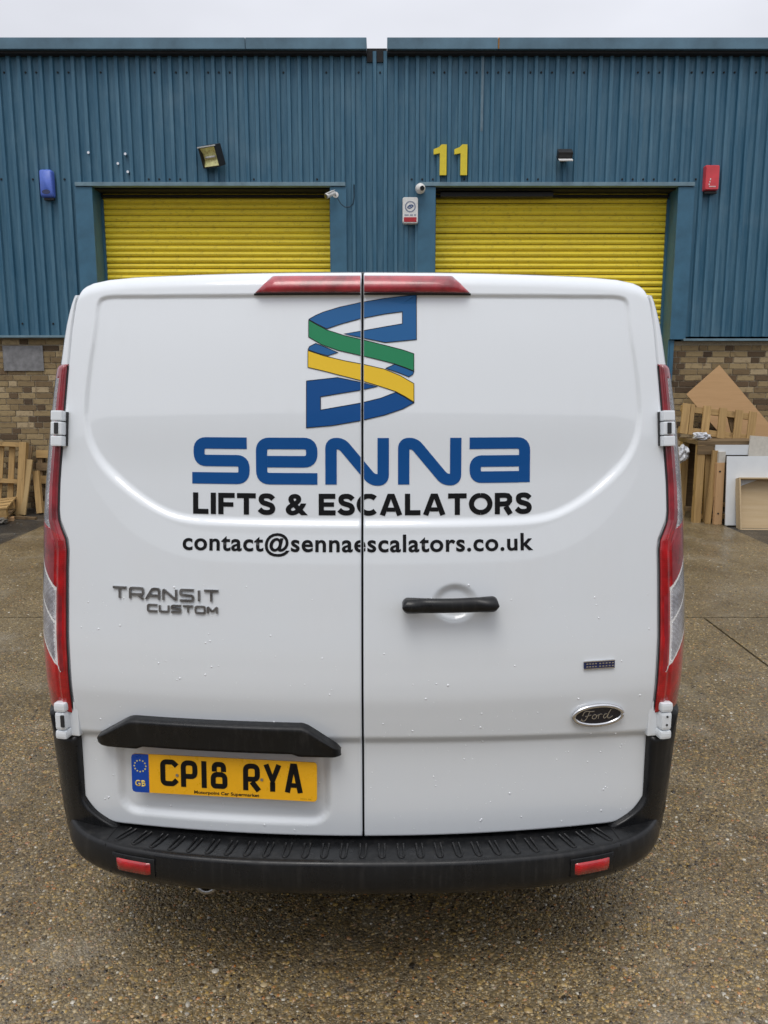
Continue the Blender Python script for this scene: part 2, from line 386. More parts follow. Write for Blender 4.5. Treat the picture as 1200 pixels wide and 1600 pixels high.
def ribbon_pts(P, w, fillet=0., seg=6):
    """centre line -> list of (left, right) points with rounded corners"""
    P = [np.array(p, float) for p in P]; L = [P[0]]
    for a, b, c in zip(P, P[1:], P[2:]):
        u = (a - b) / np.linalg.norm(a - b); v = (c - b) / np.linalg.norm(c - b)
        r = min(fillet, .48 * np.linalg.norm(a - b), .48 * np.linalg.norm(c - b))
        if r <= 0: L.append(b); continue
        p0, p2 = b + u * r, b + v * r
        for k in range(seg + 1):
            t = k / seg; L.append((1 - t)**2 * p0 + 2 * t * (1 - t) * b + t * t * p2)
    L.append(P[-1]); out = []
    for i, p in enumerate(L):
        t0 = L[i] - L[i - 1] if i > 0 else L[1] - L[0]; t1 = L[i + 1] - L[i] if i < len(L) - 1 else t0
        t0 = t0 / np.linalg.norm(t0); t1 = t1 / np.linalg.norm(t1)
        n0 = np.array([-t0[1], t0[0]]); n1 = np.array([-t1[1], t1[0]]); n = n0 + n1; n /= np.linalg.norm(n)
        k = w / 2 / max(.4, float(n @ n0)); out.append((p + n * k, p - n * k))
    return out
def ribbon_bm(bm, P, w, fillet=0., seg=6):
    prs = ribbon_pts(P, w, fillet, seg)
    va = [(bm.verts.new((*a, 0)), bm.verts.new((*b, 0))) for a, b in prs]
    for (a, b), (c, d) in zip(va, va[1:]): bm.faces.new((a, c, d, b))
def text_bm(body, offset=0., spacing=1.0, x0=0., x1=1., z0=0., z1=1., align_char='H'):
    """built-in font outlines stretched into the box x0..x1, with capitals of height z0..z1"""
    def build(s):
        cu = bpy.data.curves.new('t', 'FONT'); cu.body = s; cu.offset = offset; cu.space_character = spacing; cu.resolution_u = 5; cu.fill_mode = 'FRONT'
        o = bpy.data.objects.new('t', cu); C.objects.link(o)
        bpy.context.view_layer.update()
        me = bpy.data.meshes.new_from_object(o.evaluated_get(bpy.context.evaluated_depsgraph_get()))
        bpy.data.objects.remove(o); bpy.data.curves.remove(cu); return me
    me = build(body); ref = build(align_char)
    bm = bmesh.new(); bm.from_mesh(me)
    xs = [v.co.x for v in bm.verts]; zr = [v.co.y for v in ref.vertices]
    a, b, c, d = min(xs), max(xs), min(zr), max(zr)
    for v in bm.verts:
        v.co = ((v.co.x - a) / (b - a) * (x1 - x0) + x0, (v.co.y - c) / (d - c) * (z1 - z0) + z0, 0)
    bpy.data.meshes.remove(me); bpy.data.meshes.remove(ref); return bm

# ================================================================== ground
def sheet(name, x0, x1, y0, y1, z, mat, parent=None, thick=.0, bev=.0):
    if thick: return box(name, x0, x1, y0, y1, z - thick, z, mat, parent, bev)
    return link(name, mesh([(x0, y0, z), (x1, y0, z), (x1, y1, z), (x0, y1, z)], [(0, 1, 2, 3)]), mat, parent)
g = sheet('ground', -400, 400, -400, 400, -.012, 'asphalt'); tag(g, kind='structure')
pav = empty('pavement', (0, 0, 0)); tag(pav, kind='structure')
JX, JY = 2.29, 5.52
for (x0, x1, y0, y1) in ((-3.95, JX - .007, -6, JY - .007), (JX + .009, 8.6, -6, JY - .007), (-10.3, -3.964, -6, JY - .007), (-3.95, 3.95, JY + .013, 10.28)):
    sheet('concrete_slab', x0, x1, y0, y1, 0, 'aggregate', pav, .05, .004)

# loose surface of the exposed stones, thinning with distance
def pebbles():
    n_ang, V, F = 6, [], []
    base = []
    for k in range(n_ang): a = 2 * math.pi * k / n_ang; base.append((math.cos(a), math.sin(a), -.25))
    for k in range(n_ang): a = 2 * math.pi * (k + .5) / n_ang; base.append((.72 * math.cos(a), .72 * math.sin(a), .55))
    base.append((0, 0, .8)); base = np.array(base)
    tri = []
    for k in range(n_ang):
        k2 = (k + 1) % n_ang
        tri += [(k, k2, n_ang + k), (k2, n_ang + k2, n_ang + k), (n_ang + k, n_ang + k2, 2 * n_ang)]
    tri = np.array(tri)
    xs, ys, rs = [], [], []
    def zone(n, x0, x1, y0, y1, r0, r1):
        xs.append(rng.uniform(x0, x1, n)); ys.append(rng.uniform(y0, y1, n)); rs.append(r0 + (r1 - r0) * rng.random(n)**2.6)
    zone(34000, -1.55, 1.55, 1.75, 2.75, .0025, .0080)
    zone(9000, .85, 1.9, 2.7, 3.9, .003, .0085); zone(9000, -1.9, -.85, 2.7, 3.9, .003, .0085)
    zone(5000, .95, 2.28, 3.9, 5.5, .004, .009); zone(5000, -2.4, -.95, 3.9, 5.5, .004, .009)
    zone(900, -1.9, 1.9, 1.75, 4.2, .008, .014); zone(4500, 1.6, 3.9, 5.55, 8.5, .004, .011); zone(4500, -3.9, -1.6, 5.55, 8.5, .004, .011); zone(1500, 2.30, 3.2, 4.2, 5.5, .004, .009)
    x, y, r = map(np.concatenate, (xs, ys, rs)); n = len(x)
    ang = rng.uniform(0, 2 * math.pi, n); el = rng.uniform(.6, 1.0, n); h = rng.uniform(.2, .55, n)
    jit = 1 + rng.uniform(-.22, .22, (n, len(base)))
    bx = base[:, 0] * jit * r[:, None]; by = base[:, 1] * jit * (r * el)[:, None]; bz = base[:, 2] * (r * h)[:, None]
    ca, sa = np.cos(ang)[:, None], np.sin(ang)[:, None]
    v = np.stack([bx * ca - by * sa + x[:, None], bx * sa + by * ca + y[:, None], bz], -1).reshape(-1, 3)
    f = (tri[None] + (np.arange(n) * len(base))[:, None, None]).reshape(-1, 3)
    o = link('aggregate_pebbles', quads(v, f), 'pebble', None, True, origin=False)
    tag(o, 'brown and grey pebbles set in the wet concrete', 'pebbles', kind='stuff')
pebbles()

# ================================================================== the industrial building
BY = 10.30                       # outer face of the cladding pans
bld = empty('industrial_building', (0, BY, 0))
tag(bld, 'blue corrugated industrial unit with yellow roller shutters over a brick base', 'building')
def bp(name, x0, x1, y0, y1, z0, z1, mat, bev=0., parent=None):          # building part in world numbers
    p = parent or bld
    off = BY
    return box(name, x0, x1, y0 - off, y1 - off, z0, z1, mat, p, bev)
ZT, ZB = 5.515, 2.20
DL, DR, DT = (-3.56, -.66), (.63, 3.59), 3.97                            # door openings and head
PITCH = .1285
def clad_profile(x0, n):
    pts = []
    for k in range(n):
        a = x0 + k * PITCH
        pts += [(a, 0), (a + .032, 0), (a + .041, .036), (a + .113, .036), (a + .122, 0)]
    pts.append((x0 + n * PITCH, 0)); return pts
def clad_sheet(x0, n, z0, z1, dy=0.):
    pr = clad_profile(x0, n); V, F = [], []
    for z in (z0, z1):
        V += [(x, -.038 + d + dy, z) for x, d in pr]
    m = len(pr)
    # back lip gives the sheet its thickness at the cut bottom
    for z in (z0, z1): V += [(x, -.038 + d + dy + .002, z) for x, d in pr]
    for k in range(m - 1):
        F.append((k, k + 1, m + k + 1, m + k)); F.append((2 * m + k + 1, 2 * m + k, 3 * m + k, 3 * m + k + 1)); F.append((k + 1, k, 2 * m + k, 2 * m + k + 1))
    return link('cladding_sheet', mesh(V, F), 'clad', bld)
NX = -9.12
x = NX; i = 0
while x < 9.1:
    n = 8; xe = x + n * PITCH
    def zlow(a, b): return ZB
    # cut the sheet into stretches over and beside the door heads
    runs = []
    for k in range(n):
        c = x + (k + .5) * PITCH
        over = (DL[0] - .15 < c < DL[1] + .15) or (DR[0] - .15 < c < DR[1] + .15)
        z0 = 4.03 if over else ZB
        if runs and runs[-1][2] == z0: runs[-1][1] += 1
        else: runs.append([k, 1, z0])
    for k, m, z0 in runs: clad_sheet(x + k * PITCH, m, z0, ZT, 0.)
    x = xe; i += 1
# screws
bm = bmesh.new()
for row, zz in ((0, 5.29), (1, 4.08), (2, 2.36)):
    k = NX
    while k < 9:
        if random.random() < (.5 if row == 0 else .3) and not (row == 2 and (DL[0] - .2 < k < DL[1] + .2 or DR[0] - .2 < k < DR[1] + .2)):
            cyl_bm(bm, (k + .078, -.012, zz), (k + .078, .003, zz), .011, .013, 6)
        k += PITCH
tag(link('fixing_screws', from_bm(bm), 'void', bld), kind='stuff')
for (a, b) in ((-3.575, 4.375), (-3.13, 4.36), (-3.225, 4.25), (-3.11, 4.155)):
    bm = bmesh.new(); cyl_bm(bm, (a, -.055, b), (a, -.01, b), .016, .016, 8); link('anchor_bolt', from_bm(bm), 'chrome', bld)
# fascia gutter in lengths, with the open notch between the two roofs
for (a, b) in ((-9.1, -5.2), (-5.195, -1.63), (-1.625, -.205), (.037, 1.335), (1.34, 4.52), (4.525, 9.1)):
    bp('fascia', a, b, BY - .16, BY + .1, 5.492, 5.618, 'fascia', .006)
for (a, b) in ((-9.1, -.205), (.037, 9.1)):
    bp('gutter_shadow_strip', a, b, BY - .115, BY + .05, 5.462, 5.492, 'void')  # near-black strip that stands for the shadow beneath the gutter
bp('notch_cap', -.203, .035, BY - .02, BY + .3, 5.40, 5.55, 'void')
bp('roof', -9.1, 9.1, BY + .12, BY + 14, 5.40, 5.55, 'fascia')
for a in (-.9, .62, 1.02, 2.42, 2.5, 3.6): bp('roof_fixing', a, a + .05, BY - .12, BY - .07, 5.618, 5.632, 'void', .004)
for k in (80,): bp('faded_rib', NX + k * PITCH + .001, NX + k * PITCH + .031, BY - .0405, BY - .0385, 4.62, 5.45, 'faded', .0)
bp('rust_streak', 1.336, 1.352, BY - .163, BY - .1605, 5.495, 5.615, 'rust')
# door surrounds
for (a, b) in (DL, DR):
    bp('head_trim', a - .20, b + .19, BY - .065, BY + .03, 3.99, 4.035, 'trim', .004)
    bp('jamb_flashing', a - .215, a, BY - .045, BY - .002, 2.165, 3.985, 'flashing', .003); bp('jamb_post', a - .07, a - .021, BY - .01, BY + .30, .0, 2.16, 'flashing', .003)
    bp('jamb_flashing', b, b + .20, BY - .045, BY - .002, 2.165, 3.985, 'flashing', .003); bp('jamb_post', b + .021, b + .07, BY - .01, BY + .30, .0, 2.16, 'flashing', .003)
    bp('jamb_reveal', a - .02, a, BY, BY + .42, .02, 3.985, 'flashing')
    bp('jamb_reveal', b, b + .02, BY, BY + .42, .02, 3.985, 'flashing')
    bp('head_lining', a, b, BY + .05, BY + .45, 3.975, 3.988, 'void')
    bp('shutter_roll', a + .01, b - .01, BY + .24, BY + .30, 3.925, 3.953, 'void', .01)
bp('shutter_hood', 2.0 - 1.30, 2.0 + .1, BY + .12, BY + .22, 3.905, 3.96, 'lamp_black', .004)
# roller shutters, slat by slat
SH = .0725
def slat_mesh(w):
    pr = []
    for k in range(9):
        t = k / 8; pr.append((-.025 * math.sin(math.pi * t)**.8, .004 + t * (SH - .012)))
    pr.append((.004, SH - .004)); pr.append((.004, SH))
    V, F = [], []
    for xx in (-w / 2, w / 2): V += [(xx, y, z) for y, z in pr]
    m = len(pr)
    for k in range(m - 1): F.append((k, m + k, m + k + 1, k + 1))
    me = mesh(V, F); me.materials.append(MAT['shutter']); me.polygons.foreach_set('use_smooth', [True] * len(me.polygons)); return me
for (a, b) in (DL, DR):
    sh = empty('roller_shutter', ((a + b) / 2, .31, 0)); sh.parent = bld
    link('shutter_backing', mesh([(-(b - a) / 2, .012, 0), ((b - a) / 2, .012, 0), ((b - a) / 2, .012, 3.93), (-(b - a) / 2, .012, 3.93)], [(0, 1, 2, 3)]), 'void', sh)
    sm = slat_mesh(b - a - .03)
    for k in range(55):
        o = bpy.data.objects.new('slat', sm); C.objects.link(o); o.parent = sh
        o.location = (random.uniform(-.004, .004), random.uniform(-.004, .004), .02 + k * SH + random.uniform(-.003, .003))
        o.rotation_euler = (random.uniform(-.09, .09), random.uniform(-.0012, .0012), 0)
    for sx in (-1, 1):
        box('guide_rail', sx * ((b - a) / 2 - .012) - .012, sx * ((b - a) / 2 - .012) + .012, -.05, -.022, .01, 3.9, 'flashing', sh)
# brick base
def brick_pier(x0, x1, show0, show1, ztop, yoff=.05):
    w = empty('brick_wall', (0, yoff, 0)); w.parent = bld
    box('mortar_bed', x0, x1, .012, .22, -.02, ztop, 'mortar', w)
    mg = bmesh.new(); H_, c, row = .065, 0., 0
    V, F = [], []
    meshes = {}
    def bmesh_brick(L, dk):
        key = (round(L, 3), dk)
        if key not in meshes:
            b2 = bmesh.new(); box_bm(b2, 0, .03, 0, L, .06, H_, None, .004); meshes[key] = from_bm(b2); meshes[key].materials.append(MAT['brick_dark' if dk else 'brick'])
        return meshes[key]
    z = .004
    while z + H_ < ztop:
        xx = x0 + (0 if row % 2 else -.16); k = row
        while xx < x1:
            L = .215 if (k % 2 == 0) or random.random() < .35 else .1025
            a, b = max(xx, x0 + .002), min(xx + L, x1 - .002)
            if b - a > .03:
                if show0 < (a + b) / 2 < show1:
                    o = bpy.data.objects.new('brick', bmesh_brick(b - a, random.random() < (.62 if b - a < .12 else .10))); C.objects.link(o); o.parent = w
                    o.location = ((a + b) / 2, random.uniform(-.003, .002), z + H_ / 2 + random.uniform(-.0015, .0015))
                    o.rotation_euler = (0, random.uniform(-.006, .006), random.uniform(-.008, .008))
                else:
                    box_bm(mg, (a + b) / 2, .03, z + H_ / 2, b - a, .06, H_)
            xx += L + .010; k += 1
        z += .075; row += 1
    if len(mg.verts): tag(link('brick_courses', from_bm(mg), 'courses', w), kind='stuff')
    else: mg.free()
brick_pier(-6.6, DL[0] - .075, -5.05, -4.12, 2.185)
brick_pier(DR[1] + .075, 6.6, 3.64, 4.90, 2.145)
brick_pier(DL[1] + .075, DR[0] - .075, 9, 9, 2.17)
for (a, b, zt) in ((-9.1, DL[0] - .172, 2.215), (DR[1] + .172, 9.1, 2.175), (DL[1] + .172, DR[0] - .172, 2.2)):
    bp('drip_flashing', a, b, BY - .05, BY + .04, zt - .028, zt, 'trim', .003)
bp('brick_return', -9.1, -6.6, BY + .05, BY + .25, 0, 2.18, 'mortar'); bp('brick_return', 6.6, 9.1, BY + .05, BY + .25, 0, 2.14, 'mortar')
bp('rear_wall', -9.1, 9.1, BY + 13.8, BY + 14, 0, 5.45, 'flashing')
for a in (-9.1, 9.0): bp('side_wall', a, a + .1, BY + .3, BY + 13.8, 0, 5.45, 'flashing')

opp = tag(empty('opposite_building', (0, -17, 0)), 'plain grey industrial unit across the yard mirrored in the van doors', 'building')
box('wall', -26, 26, -8, 0, 0, 7.2, 'opp_wall', opp); box('roof', -26.3, 26.3, -8.2, .25, 7.2, 7.55, 'fascia', opp); box('brick_base', -26, 26, .0, .12, 0, 2.3, 'opp_brick', opp)
for k in range(-4, 5): box('roller_door', k * 5.6 - 1.6, k * 5.6 + 1.6, .121, .16, .0, 3.8, 'plaque', opp)
box('flue', -5.2, -4.9, -2, -1.7, 7.55, 8.7, 'steel', opp)

# ------------------------------------------------------------------ things fixed to the wall
def on_wall(name, x, z, label, cat, group=None):
    return tag(empty(name, (x, BY - .03, z)), label, cat, group)
n = on_wall('unit_number', .82, 4.29, 'yellow number 11 fixed to the blue cladding', 'number')
def digit_one(cx):
    P = [(-.02, -.175), (.062, -.175), (.062, .175), (.0, .175), (-.03, .145), (-.095, .12), (-.095, .062), (-.02, .075)]
    bm = bmesh.new(); f = bm.faces.new([bm.verts.new((cx + a, -.035, b)) for a, b in P])
    r = bmesh.ops.extrude_face_region(bm, geom=[f]); bmesh.ops.translate(bm, vec=(0, .035, 0), verts=[v for v in r['geom'] if isinstance(v, bmesh.types.BMVert)])
    bmesh.ops.recalc_face_normals(bm, faces=bm.faces); link('digit', from_bm(bm), 'num_yellow', n)
digit_one(-.125); digit_one(.125)
t = on_wall('floodlight', -2.02, 4.365, 'old square floodlight with a tarnished yellow reflector above the shutter', 'floodlight')
bm = bmesh.new()
Mf = Matrix.Rotation(R(-26), 4, 'Z') @ Matrix.Rotation(R(24), 4, 'X')
for (a, b) in (((-.125, -.12), (-.11, .12)), ((.11, -.12), (.125, .12)), ((-.11, -.12), (.11, -.105)), ((-.11, .105), (.11, .12))):
    box_bm(bm, (a[0] + b[0]) / 2, -.13, (a[1] + b[1]) / 2, b[0] - a[0], .10, b[1] - a[1])
box_bm(bm, 0, -.07, 0, .25, .02, .24)
bmesh.ops.transform(bm, matrix=Mf, verts=bm.verts); link('housing', from_bm(bm), 'lamp_black', t)
bm = bmesh.new()
P = [[(-.11, -.172, .105), (.11, -.172, .105)], [(-.11, -.13, .03), (.11, -.13, .03)], [(-.11, -.13, -.04), (.11, -.13, -.04)], [(-.11, -.172, -.105), (.11, -.172, -.105)]]
vv = [[bm.verts.new(p) for p in r] for r in P]
for a, b in zip(vv, vv[1:]): bm.faces.new((a[0], a[1], b[1], b[0]))
bmesh.ops.transform(bm, matrix=Mf, verts=bm.verts); link('reflector', from_bm(bm), 'gold', t)
bm = bmesh.new(); cyl_bm(bm, Mf @ Vector((-.07, -.15, -.005)), Mf @ Vector((.07, -.15, -.005)), .012); link('lamp_tube', from_bm(bm), 'lens', t, True)
bm = bmesh.new(); box_bm(bm, 0, -.182, .118, .255, .014, .012); bmesh.ops.transform(bm, matrix=Mf, verts=bm.verts); link('front_frame', from_bm(bm), 'lens', t)
bm = bmesh.new(); box_bm(bm, 0, -.02, -.02, .05, .12, .05, None, .006); link('bracket', from_bm(bm), 'lamp_black', t)

t = on_wall('security_light', 2.17, 4.30, 'small black floodlight with a white lens above the right shutter', 'floodlight')
bm = bmesh.new(); box_bm(bm, 0, -.10, .03, .175, .11, .10, Matrix.Rotation(R(35), 4, 'X'), .01); link('housing', from_bm(bm), 'lamp_black', t)
bm = bmesh.new(); box_bm(bm, 0, -.165, -.045, .165, .07, .012, Matrix.Rotation(R(28), 4, 'X'), .003); link('lens', from_bm(bm), 'lens', t)
bm = bmesh.new(); box_bm(bm, 0, -.02, .0, .06, .07, .06, None, .006); link('bracket', from_bm(bm), 'lamp_black', t)

def shaped_box(P, d, taper=.9):
    """front outline P (x, z) drawn back to the wall with a slight taper"""
    bm = bmesh.new(); a = [bm.verts.new((x * taper, -d, z * taper)) for x, z in P]; m = [bm.verts.new((x, -d * .75, z)) for x, z in P]; b = [bm.verts.new((x, 0, z)) for x, z in P]
    bm.faces.new(a); k = len(P)
    for p, q in ((a, m), (m, b)):
        for i in range(k): bm.faces.new((p[i], q[i], q[(i + 1) % k], p[(i + 1) % k]))
    bmesh.ops.recalc_face_normals(bm, faces=bm.faces); return from_bm(bm)
def rrect(w, h, r, n=4):
    P = []
    for cx, cz, a0 in ((w / 2 - r, h / 2 - r, 0), (-w / 2 + r, h / 2 - r, 90), (-w / 2 + r, -h / 2 + r, 180), (w / 2 - r, -h / 2 + r, 270)):
        for k in range(n + 1): a = R(a0 + 90 * k / n); P.append((cx + r * math.cos(a), cz + r * math.sin(a)))
    return P
t = on_wall('alarm_box', -4.09, 4.01, 'blue rounded alarm box on cladding left of the shutter', 'alarm box')
link('cover', shaped_box(rrect(.155, .32, .03), .09, .88), 'alarm_blue', t, True)
bm = bmesh.new(); bmesh.ops.create_circle(bm, cap_ends=True, radius=1, segments=20, matrix=Matrix.Translation((0, -.0925, -.10)) @ Matrix.Rotation(R(90), 4, 'X') @ Matrix.Diagonal((.05, .026, 1, 1))); link('sounder_grille', from_bm(bm), 'badge_blue', t)
bm = bmesh.new(); box_bm(bm, .012, -.03, -.175, .12, .05, .03, None, .008); link('strobe', from_bm(bm), 'lamp_black', t)
t = on_wall('fire_alarm_box', 3.965, 4.075, 'red alarm box on cladding right of the shutter', 'alarm box')
link('cover', shaped_box(rrect(.17, .29, .015), .09, .93), 'alarm_red', t)
bm = bmesh.new()
for k in range(6): box_bm(bm, -.03 + .014 * k, -.092, -.105, .009, .004, .012)
for k in range(3): box_bm(bm, -.035 + .006 * k, -.092, -.08 + .03 * k, .012, .004, .018)
tag(link('lettering', from_bm(bm), 'white_plastic', t), kind='stuff')
bm = bmesh.new(); box_bm(bm, .005, -.03, -.165, .15, .05, .03, None, .008); link('strobe', from_bm(bm), 'lamp_black', t)

t = on_wall('alarm_sounder', .32, 3.70, 'white alarm sounder with round blue emblem and red base', 'alarm box')
link('cover', shaped_box(rrect(.19, .31, .025), .07, .95), 'white_plastic', t)
bm = bmesh.new(); box_bm(bm, 0, -.071, -.108, .155, .008, .055, None, .003); link('strobe', from_bm(bm), 'sign_red', t)
bm = bmesh.new()
for k in range(28):
    a, b = 2 * math.pi * k / 28, 2 * math.pi * (k + .62) / 28
    P = [(.052, a), (.066, a), (.066, b), (.052, b)]
    bm.faces.new([bm.verts.new((r * math.cos(q), -.0725, .042 + r * math.sin(q))) for r, q in P])
for pts, w in ((((-.036, .03), (-.01, .058), (.022, .062), (.038, .045)), .013), (((-.034, .028), (-.005, .022), (.02, .035), (.03, .05)), .011), (((-.01, .045), (.012, .042)), .01)):
    pr = ribbon_pts(pts, w, .01)
    va = [(bm.verts.new((a[0], -.0728, a[1])), bm.verts.new((b[0], -.0728, b[1]))) for a, b in pr]
    for (a, b), (c, d) in zip(va, va[1:]): bm.faces.new((a, c, d, b))
link('emblem', from_bm(bm), 'sign_blue', t)
bm = bmesh.new()
for k in range(11):
    if k in (4, 8): continue
    box_bm(bm, -.065 + .013 * k, -.0705, -.055, .008, .004, .014)
tag(link('lettering', from_bm(bm), 'sign_blue', t), kind='stuff')

t = on_wall('dome_camera', .44, 3.95, 'white round security camera beside the right shutter head', 'camera')
bm = bmesh.new(); bmesh.ops.create_uvsphere(bm, u_segments=20, v_segments=14, radius=.062, matrix=Matrix.Translation((0, -.075, 0))); cyl_bm(bm, (-.0, 0, .0), (0, -.07, 0), .05, .056, 20); link('body', from_bm(bm), 'white_plastic', t, True)
bm = bmesh.new(); cyl_bm(bm, (.016, -.118, -.006), (.022, -.137, -.008), .03, .027, 18); link('lens', from_bm(bm), 'glass', t, False)

t = on_wall('bullet_camera', -.64, 3.89, 'grey bullet security camera at the corner of the left shutter', 'camera')
bm = bmesh.new(); cyl_bm(bm, (.05, 0, .0), (.05, -.02, .0), .036, .036, 16); cyl_bm(bm, (.05, -.02, 0), (.03, -.09, -.005), .012, .012, 10); link('mount', from_bm(bm), 'white_plastic', t)
bm = bmesh.new(); cyl_bm(bm, (.035, -.085, .01), (-.055, -.17, -.05), .030, .030, 16); box_bm(bm, -.01, -.13, .012, .06, .12, .006, Matrix.Rotation(R(-45), 4, 'Z') @ Matrix.Rotation(R(25), 4, 'X'), .002); link('body', from_bm(bm), 'white_plastic', t)
bm = bmesh.new(); cyl_bm(bm, (-.0555, -.1705, -.0503), (-.062, -.176, -.054), .025, .025, 16); link('lens', from_bm(bm), 'glass', t)
bm = bmesh.new(); tube_bm(bm, [(.06, -.01, -.01), (.08, -.012, -.05), (.11, -.012, -.1), (.16, -.012, -.14), (.22, -.012, -.14), (.26, -.012, -.1), (.275, -.012, -.02), (.275, -.012, .12)], .007, 6); link('cable', from_bm(bm), 'cable', t, True)

t = box('sheet_metal_plate', -4.84, -4.33, BY + .03, BY + .046, 1.775, 2.09, 'plaque', None, .003)
t.location.y += .002
tag(t, 'blank grey metal plate fixed to the brick wall', 'plate')

# ================================================================== timber and boards left of the van
def part_box(name, parent, c, s, mat, rot=None, bev=.003):
    bm = bmesh.new(); box_bm(bm, *((0, 0, 0)), *s, None, bev)
    me = from_bm(bm); o = link(name, me, mat, parent); o.location = c
    if rot: o.rotation_euler = rot
    return o
p = tag(empty('wooden_pallet', (-4.93, 9.88, -.012)), 'pale wooden pallet leaning upright against the brick wall', 'pallet', 'pallets by the wall')
p.rotation_euler = (R(-9), R(3.5), R(4))
for k, xx in enumerate((-.36, -.22, -.08, .06, .20)): part_box('slat', p, (xx, .05, .47), (.072, .018, .92), 'pallet', (0, random.uniform(-.01, .01), 0))
for zz in (.05, .44, .90): part_box('rail', p, (-.06, .005, zz), (.80, .07, .055), 'pallet')
part_box('post', p, (.36, -.012, .46), (.085, .10, .95), 'pallet'); part_box('post', p, (-.48, -.012, .46), (.085, .10, .95), 'pallet')
p = tag(empty('broken_pallet', (-4.93, 9.50, -.012)), 'low broken pallet lying on the asphalt before the upright one', 'pallet', 'pallets by the wall')
p.rotation_euler = (R(4), R(-5), R(14))
for yy in (-.22, -.05, .12, .27): part_box('slat', p, (0, yy, .165), (.86, .11, .02), 'pallet')
for xx in (-.35, .02, .36):
    for yy in (-.22, .22): part_box('block', p, (xx, yy, .105), (.10, .10, .10), 'pallet' if xx > 0 else 'pallet_dark')
    part_box('runner', p, (xx, 0, .044), (.10, .62, .02), 'pallet_dark')
o = box('pine_plank', -.075, .075, -.012, .012, 0, .70, 'pale_wood', None, .004); o.location = (-4.52, 9.93, .352 - .012); o.rotation_euler = (R(-13), R(5), R(-6))
tag(o, 'pale pine plank leaning upright beside the wooden pallet', 'plank')
p = tag(empty('weathered_pallet', (-4.27, 10.16, -.012)), 'dark weathered pallet against the brick wall beside the tail light', 'pallet', 'pallets by the wall')
p.rotation_euler = (R(-7), 0, R(-3))
for k, zz in enumerate((.08, .24, .41, .58, .74)): part_box('slat', p, (.0, 0, zz), (.42, .02, .10), 'pallet_dark' if k % 2 else 'pallet', (0, random.uniform(-.03, .03), 0))
for xx in (-.17, .0, .17): part_box('rail', p, (xx, .035, .40), (.06, .05, .80), 'pallet_dark')
def crumple(name, loc, s, mat, label, cat, seed, flat=.5, group=None):
    r = random.Random(seed); bm = bmesh.new(); bmesh.ops.create_icosphere(bm, subdivisions=3, radius=1)
    for v in bm.verts:
        k = .72 + .5 * r.random(); v.co *= k; v.co.x *= s; v.co.y *= s; v.co.z *= s * flat
    lo = min(v.co.z for v in bm.verts)
    for v in bm.verts: v.co.z -= lo
    o = link(name, from_bm(bm), mat, None, False); o.location = (loc[0], loc[1], loc[2] + o.location.z); return tag(o, label, cat, group)
for k, (nm, lab, loc, dim, rot, mt) in enumerate((
    ('timber_offcut', 'short orange timber offcut lying under the broken pallet edge', (-4.66, 9.42, .012), (.42, .09, .045), (0, 0, R(22)), 'peach'),
    ('timber_batten', 'thin dark timber batten lying flat beside the pine plank', (-4.50, 9.62, .004), (.55, .05, .03), (0, 0, R(-12)), 'pallet_dark'),
    ('leaning_board', 'grey weathered board leaning behind the upright wooden pallet', (-4.62, 10.20, .42), (.11, .022, .84), (R(-5), R(9), 0), 'pallet_dark'),
    ('timber_post', 'short brown timber post leaning between the plank and dark pallet', (-4.38, 10.02, .26), (.075, .06, .54), (R(-12), R(-7), 0), 'pallet'))):
    bm = bmesh.new(); box_bm(bm, 0, 0, 0, *dim, None, .004); o = link(nm, from_bm(bm), mt); o.location = loc; o.rotation_euler = rot; tag(o, lab, 'timber')
crumple('plastic_wrap', (-4.72, 9.22, -.012), .14, 'bag', 'crumpled pale plastic wrap on the asphalt by the broken pallet', 'rubbish', 3, .35)
crumple('rubbish_scrap', (-4.52, 9.28, -.012), .07, 'chip', 'grey rubbish scrap on asphalt near the pine plank', 'rubbish', 5, .5)
bm = bmesh.new(); rr = random.Random(2)
for k in range(60):
    sx = rr.choice((-1, 1)); a = sx * rr.uniform(3.98, 4.9); b = rr.uniform(8.3, 10.1); s = rr.uniform(.006, .022)
    box_bm(bm, a, b, -.012 + s * .2, s * rr.uniform(.6, 1.8), s, s * .4, rr.uniform(0, 3))
tag(link('litter', from_bm(bm), 'chip'), 'small chips and litter scattered on the dark asphalt', 'litter', kind='stuff')

# ================================================================== bench and boards right of the van
p = tag(empty('plywood_sheet', (4.20, 10.17, 1.845)), 'tan plywood sheet leaning diagonally on the brick wall', 'board')
me = mesh([], []); bm = bmesh.new(); box_bm(bm, -.27, 0, -.65, .54, .012, 1.30, None, .001)
bmesh.ops.rotate(bm, cent=(0, 0, 0), matrix=Matrix.Rotation(R(-4), 3, 'X') @ Matrix.Rotation(R(-42), 3, 'Y'), verts=bm.verts)
bpy.data.meshes.remove(me)
xs = [v.co.x for v in bm.verts]; o = link('plywood_panel', from_bm(bm), 'ply', p)
p = tag(empty('work_bench', (4.30, 9.55, -.012)), 'rough timber bench heaped with boards in front of the brick wall', 'bench')
part_box('bench_top', p, (.05, .05, .955), (1.40, .62, .045), 'pallet_dark')
part_box('apron', p, (-.42, -.255, .875), (.46, .03, .105), 'pallet_dark')
for xx, yy in ((-.60, -.22), (-.60, .28), (.66, -.22), (.66, .28)): part_box('leg', p, (xx, yy, .465), (.085, .085, .93), 'pallet')
part_box('leg', p, (-.48, -.20, .465), (.09, .05, .93), 'pallet', (0, R(-2), 0)); part_box('brace', p, (-.36, -.12, .50), (.075, .03, .86), 'pallet_dark', (0, R(9), 0))
part_box('lower_rail', p, (-.30, .1, .12), (.62, .09, .05), 'pallet_dark'); part_box('lower_rail', p, (-.30, -.15, .07), (.62, .09, .05), 'pallet')
